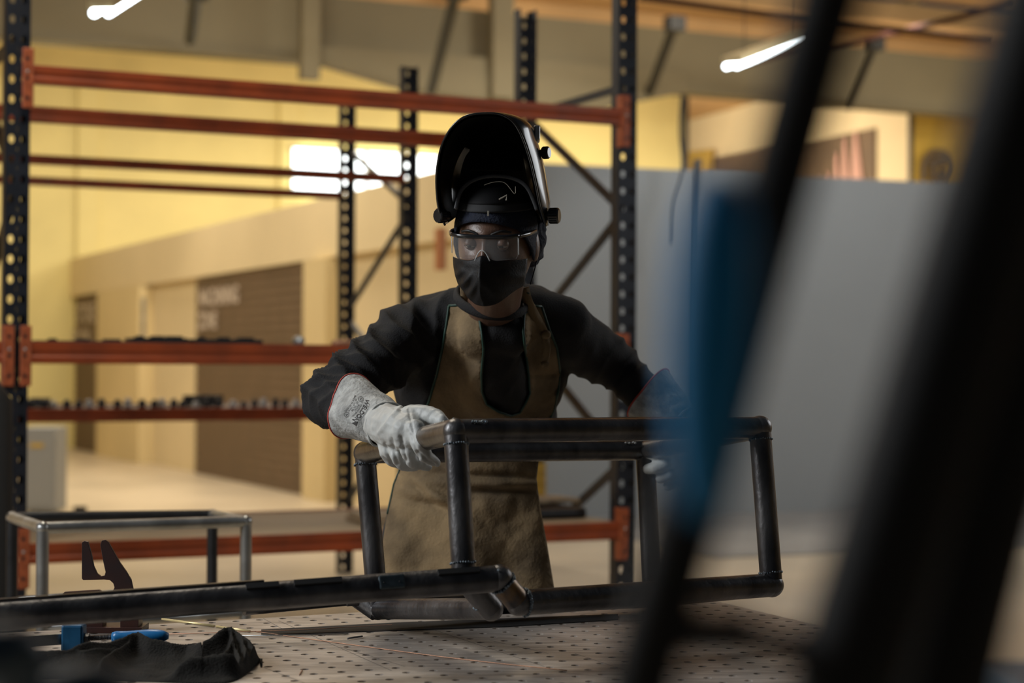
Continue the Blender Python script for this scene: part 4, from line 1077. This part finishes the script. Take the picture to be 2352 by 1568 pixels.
    MB().tube(smoothpath([P(1047, 480, 3.45), P(1058, 440, 3.455), P(1085, 415, 3.46), P(1130, 404, 3.46), P(1180, 410, 3.46), P(1212, 432, 3.455), P(1234, 482, 3.45)], 8), .0022, 8, flat=2).build('crown_strap', mat('dark_grey_plastic', (.05, .05, .052), .35), hb, True)
    wp_ = mat('pale_print', (.30, .27, .22), .6)
    MB().box(P(1121, 490, 3.395), (.0035, .001, .010)).build('size_mark', wp_, hb)
    k = MB(); k.tube([P(1146, 458, 3.435), P(1164, 448, 3.435), P(1163, 460, 3.435)], .0016, 6); k.build('arrow_mark', wp_, hb)
    k = MB(); k.tube(smoothpath([P(1112, 425, 3.44), P(1135, 418, 3.44), P(1160, 420, 3.44), P(1182, 445, 3.44), P(1184, 428, 3.44)], 4), .0007, 6); k.build('printed_line', wp_, hb)
    # ---------------- gloves
    def glove(s, open_c, open_r, wrist_c, wrist_r, hand, cuffm):
        e = empty('glove', wrist_c); e.parent = pr; e.matrix_parent_inverse = parent_world(pr).inverted()
        m = MB()
        for h in hand: m.capsule(h[0], h[1], h[2], h[3], 16)
        hd = blob(m, 'hand_leather', GLOVE, e, .0026, 2)
        bake(hd)
        axis = (wrist_c-open_c).normalized()
        up = (E3-axis*E3.dot(axis)).normalized(); sd = axis.cross(up)
        mb = MB(); n, k = 64, 40
        for j in range(k+1):
            t = j/k; c = open_c.lerp(wrist_c, t)
            r = open_r+(wrist_r-open_r)*(t**.8)
            for i in range(n):
                q = 2*math.pi*i/n
                rr = r*(1+.13*math.cos(q*2+.6)*(1-t)+.05*math.cos(3*q+t*4)*(1-.4*t))
                w_ = .004*noise.noise(Vector((math.cos(q)*1.6, math.sin(q)*1.6, t*4+s)))+.0035*math.sin(t*22+q*2)*max(0, t-.55)
                pull = (.026 if s < 0 else .004)*max(0, math.cos(q))**3*(1-t)      # peaked top edge of the cuff
                mb.v.append(c+(up*math.cos(q)+sd*math.sin(q))*(rr+w_)-axis*pull)
        for j in range(k):
            for i in range(n): mb.f.append((j*n+i, j*n+(i+1) % n, (j+1)*n+(i+1) % n, (j+1)*n+i))
        edge = [mb.v[i].copy() for i in range(n)]; ew = [mb.v[k*n+i].copy() for i in range(n)]
        cf = mb.build('cuff', cuffm, e, True); q = cf.modifiers.new('s', 'SOLIDIFY'); q.thickness = .0022
        MB().tube(edge, .0019, 8, closed=True).build('red_piping', RED, cf, True)
        MB().tube(ew, .0024, 8, closed=True).build('seam', GLOVE, cf, True)
        return e, hd, cf
    hand = [(P(880, 972, 3.37), .040, P(915, 985, 3.30), .041), (P(915, 985, 3.30), .041, P(938, 992, 3.255), .036),
            (P(945, 968, 3.27), .026, P(950, 1000, 3.235), .024), (P(905, 1000, 3.325), .030, P(905, 1030, 3.325), .024)]
    def finger(pts, r):
        out = []
        for i in range(len(pts)-1):
            out.append((P(*pts[i]), r[i], P(*pts[i+1]), r[i+1]))
        return out
    hand += finger([(952, 985, 3.228), (964, 1022, 3.205), (977, 1046, 3.215), (1002, 1063, 3.24)], [.019, .0155, .0140, .0085])
    hand += finger([(930, 992, 3.27), (938, 1036, 3.248), (951, 1058, 3.26), (978, 1068, 3.29)], [.019, .016, .0145, .0115])
    hand += finger([(908, 1000, 3.31), (911, 1045, 3.292), (926, 1064, 3.302), (952, 1070, 3.33)], [.019, .0155, .014, .011])
    hand += finger([(888, 1005, 3.345), (888, 1038, 3.333), (900, 1056, 3.343), (922, 1066, 3.37)], [.018, .0145, .0130, .010])
    hand += finger([(945, 955, 3.28), (975, 951, 3.262), (1000, 957, 3.245), (1016, 969, 3.225)], [.022, .018, .0155, .012])
    g1, hd, cf = glove(-1, P(812, 936, 3.505), .057, P(888, 974, 3.365), .043, hand, GLOVEC)
    # leather creases down the fingers
    def crease(p):
        d = (p-EYE); px = 1176+F*p.x/p.y; py = 784+F*(PIT-(p.z-CZ)/p.y)
        f = .0020*noise.noise(p*40)+.0012*noise.noise(p*90)
        for (x0, y0, x1, y1, w, a) in ((900, 1010, 915, 1065, 4, .0022), (921, 1005, 935, 1058, 4, .0022), (945, 1000, 962, 1052, 4, .0018), (962, 1040, 1000, 1070, 4, .002), (940, 940, 952, 1000, 3, .0012), (872, 995, 930, 925, 5, -.0022), (885, 1020, 900, 1065, 3, .0016)):
            vx, vy = x1-x0, y1-y0; t = max(0, min(1, ((px-x0)*vx+(py-y0)*vy)/(vx*vx+vy*vy))); dd = math.hypot(px-x0-vx*t, py-y0-vy*t)
            f -= a*1.6*math.exp(-(dd/w)**2)
        return f
    fold(hd, crease)
    bpy.context.view_layer.update()
    bC = bvh_of(cf)
    # printing on the cuff
    c0 = Vector((831, 944)); dr = Vector((-.545, .838)).normalized(); upv = Vector((.838, .545)).normalized()
    def mp(cx, cy, bend=0):
        def f(x, y):
            q = Vector((cx, cy))+dr*x+upv*(y+bend*x*x); h = ray(q.x, q.y, bC, .0022); return h if h else P(q.x, q.y, 3.38)
        return f
    text_mesh('WELDON', 13.5, INK, 'print_title', cf, mp(831.5, 944, -.006), .25)
    for i, (tx, sz) in enumerate((('FULL WELDING MODEL', 4.4), ('PROTECT', 4.4), ('CE   EN 388', 5.2), ('EN 12477 TYPE A', 4.4), ('MADE IN POLAND', 5.4))):
        cc = Vector((831.5, 944))-upv*(9.5+i*5.2); text_mesh(tx, sz, INK, 'print_line', cf, mp(cc.x, cc.y, -.006), .05)
    for ox, off in ((-22, 18), (26, 26)):
        cc = Vector((831.5, 944))-upv*off+dr*ox
        pts = [mp(cc.x, cc.y)(5.6*math.cos(a*math.pi/10), 5.6*math.sin(a*math.pi/10)) for a in range(20)]; MB().tube(pts, .00035, 4, closed=True).build('print_stamp', INK, cf)
        pts = [mp(cc.x, cc.y)(-2.5+i*1.2, 2.4*math.sin(i*1.9)) for i in range(5)]; MB().tube(pts, .0005, 4).build('print_stamp', INK, cf)
    f = mp(831.5, 944, -.006)
    MB().tube([f(-24+i*3, 8.5) for i in range(17)], .0004, 4).build('print_rule', INK, cf)
    q = [f(25, 8), f(36, 2), f(36, 15)]; MB().add(q, [(0, 1, 2)]).build('print_triangle', INK, cf)
    # right hand, gripping the far corner of the frame
    hand2 = [(P(1575, 980, 3.88), .042, P(1578, 1025, 3.86), .040), (P(1578, 1025, 3.86), .040, P(1560, 1045, 3.86), .032)]
    hand2 += finger([(1560, 1030, 3.83), (1530, 1040, 3.80), (1507, 1043, 3.805), (1490, 1041, 3.815)], [.022, .017, .0145, .012])
    hand2 += finger([(1562, 1052, 3.84), (1530, 1062, 3.80), (1505, 1074, 3.805), (1488, 1077, 3.815)], [.020, .016, .014, .0115])
    hand2 += finger([(1565, 1070, 3.85), (1540, 1088, 3.81), (1518, 1098, 3.815)], [.019, .015, .012])
    hand2 += finger([(1570, 1085, 3.86), (1552, 1105, 3.825), (1535, 1116, 3.825)], [.018, .014, .011])
    hand2 += finger([(1560, 1000, 3.83), (1535, 985, 3.80), (1515, 990, 3.79)], [.022, .017, .013])
    glove(1, P(1492, 908, 3.93), .062, P(1568, 972, 3.885), .046, hand2, GLOVEC)
person()
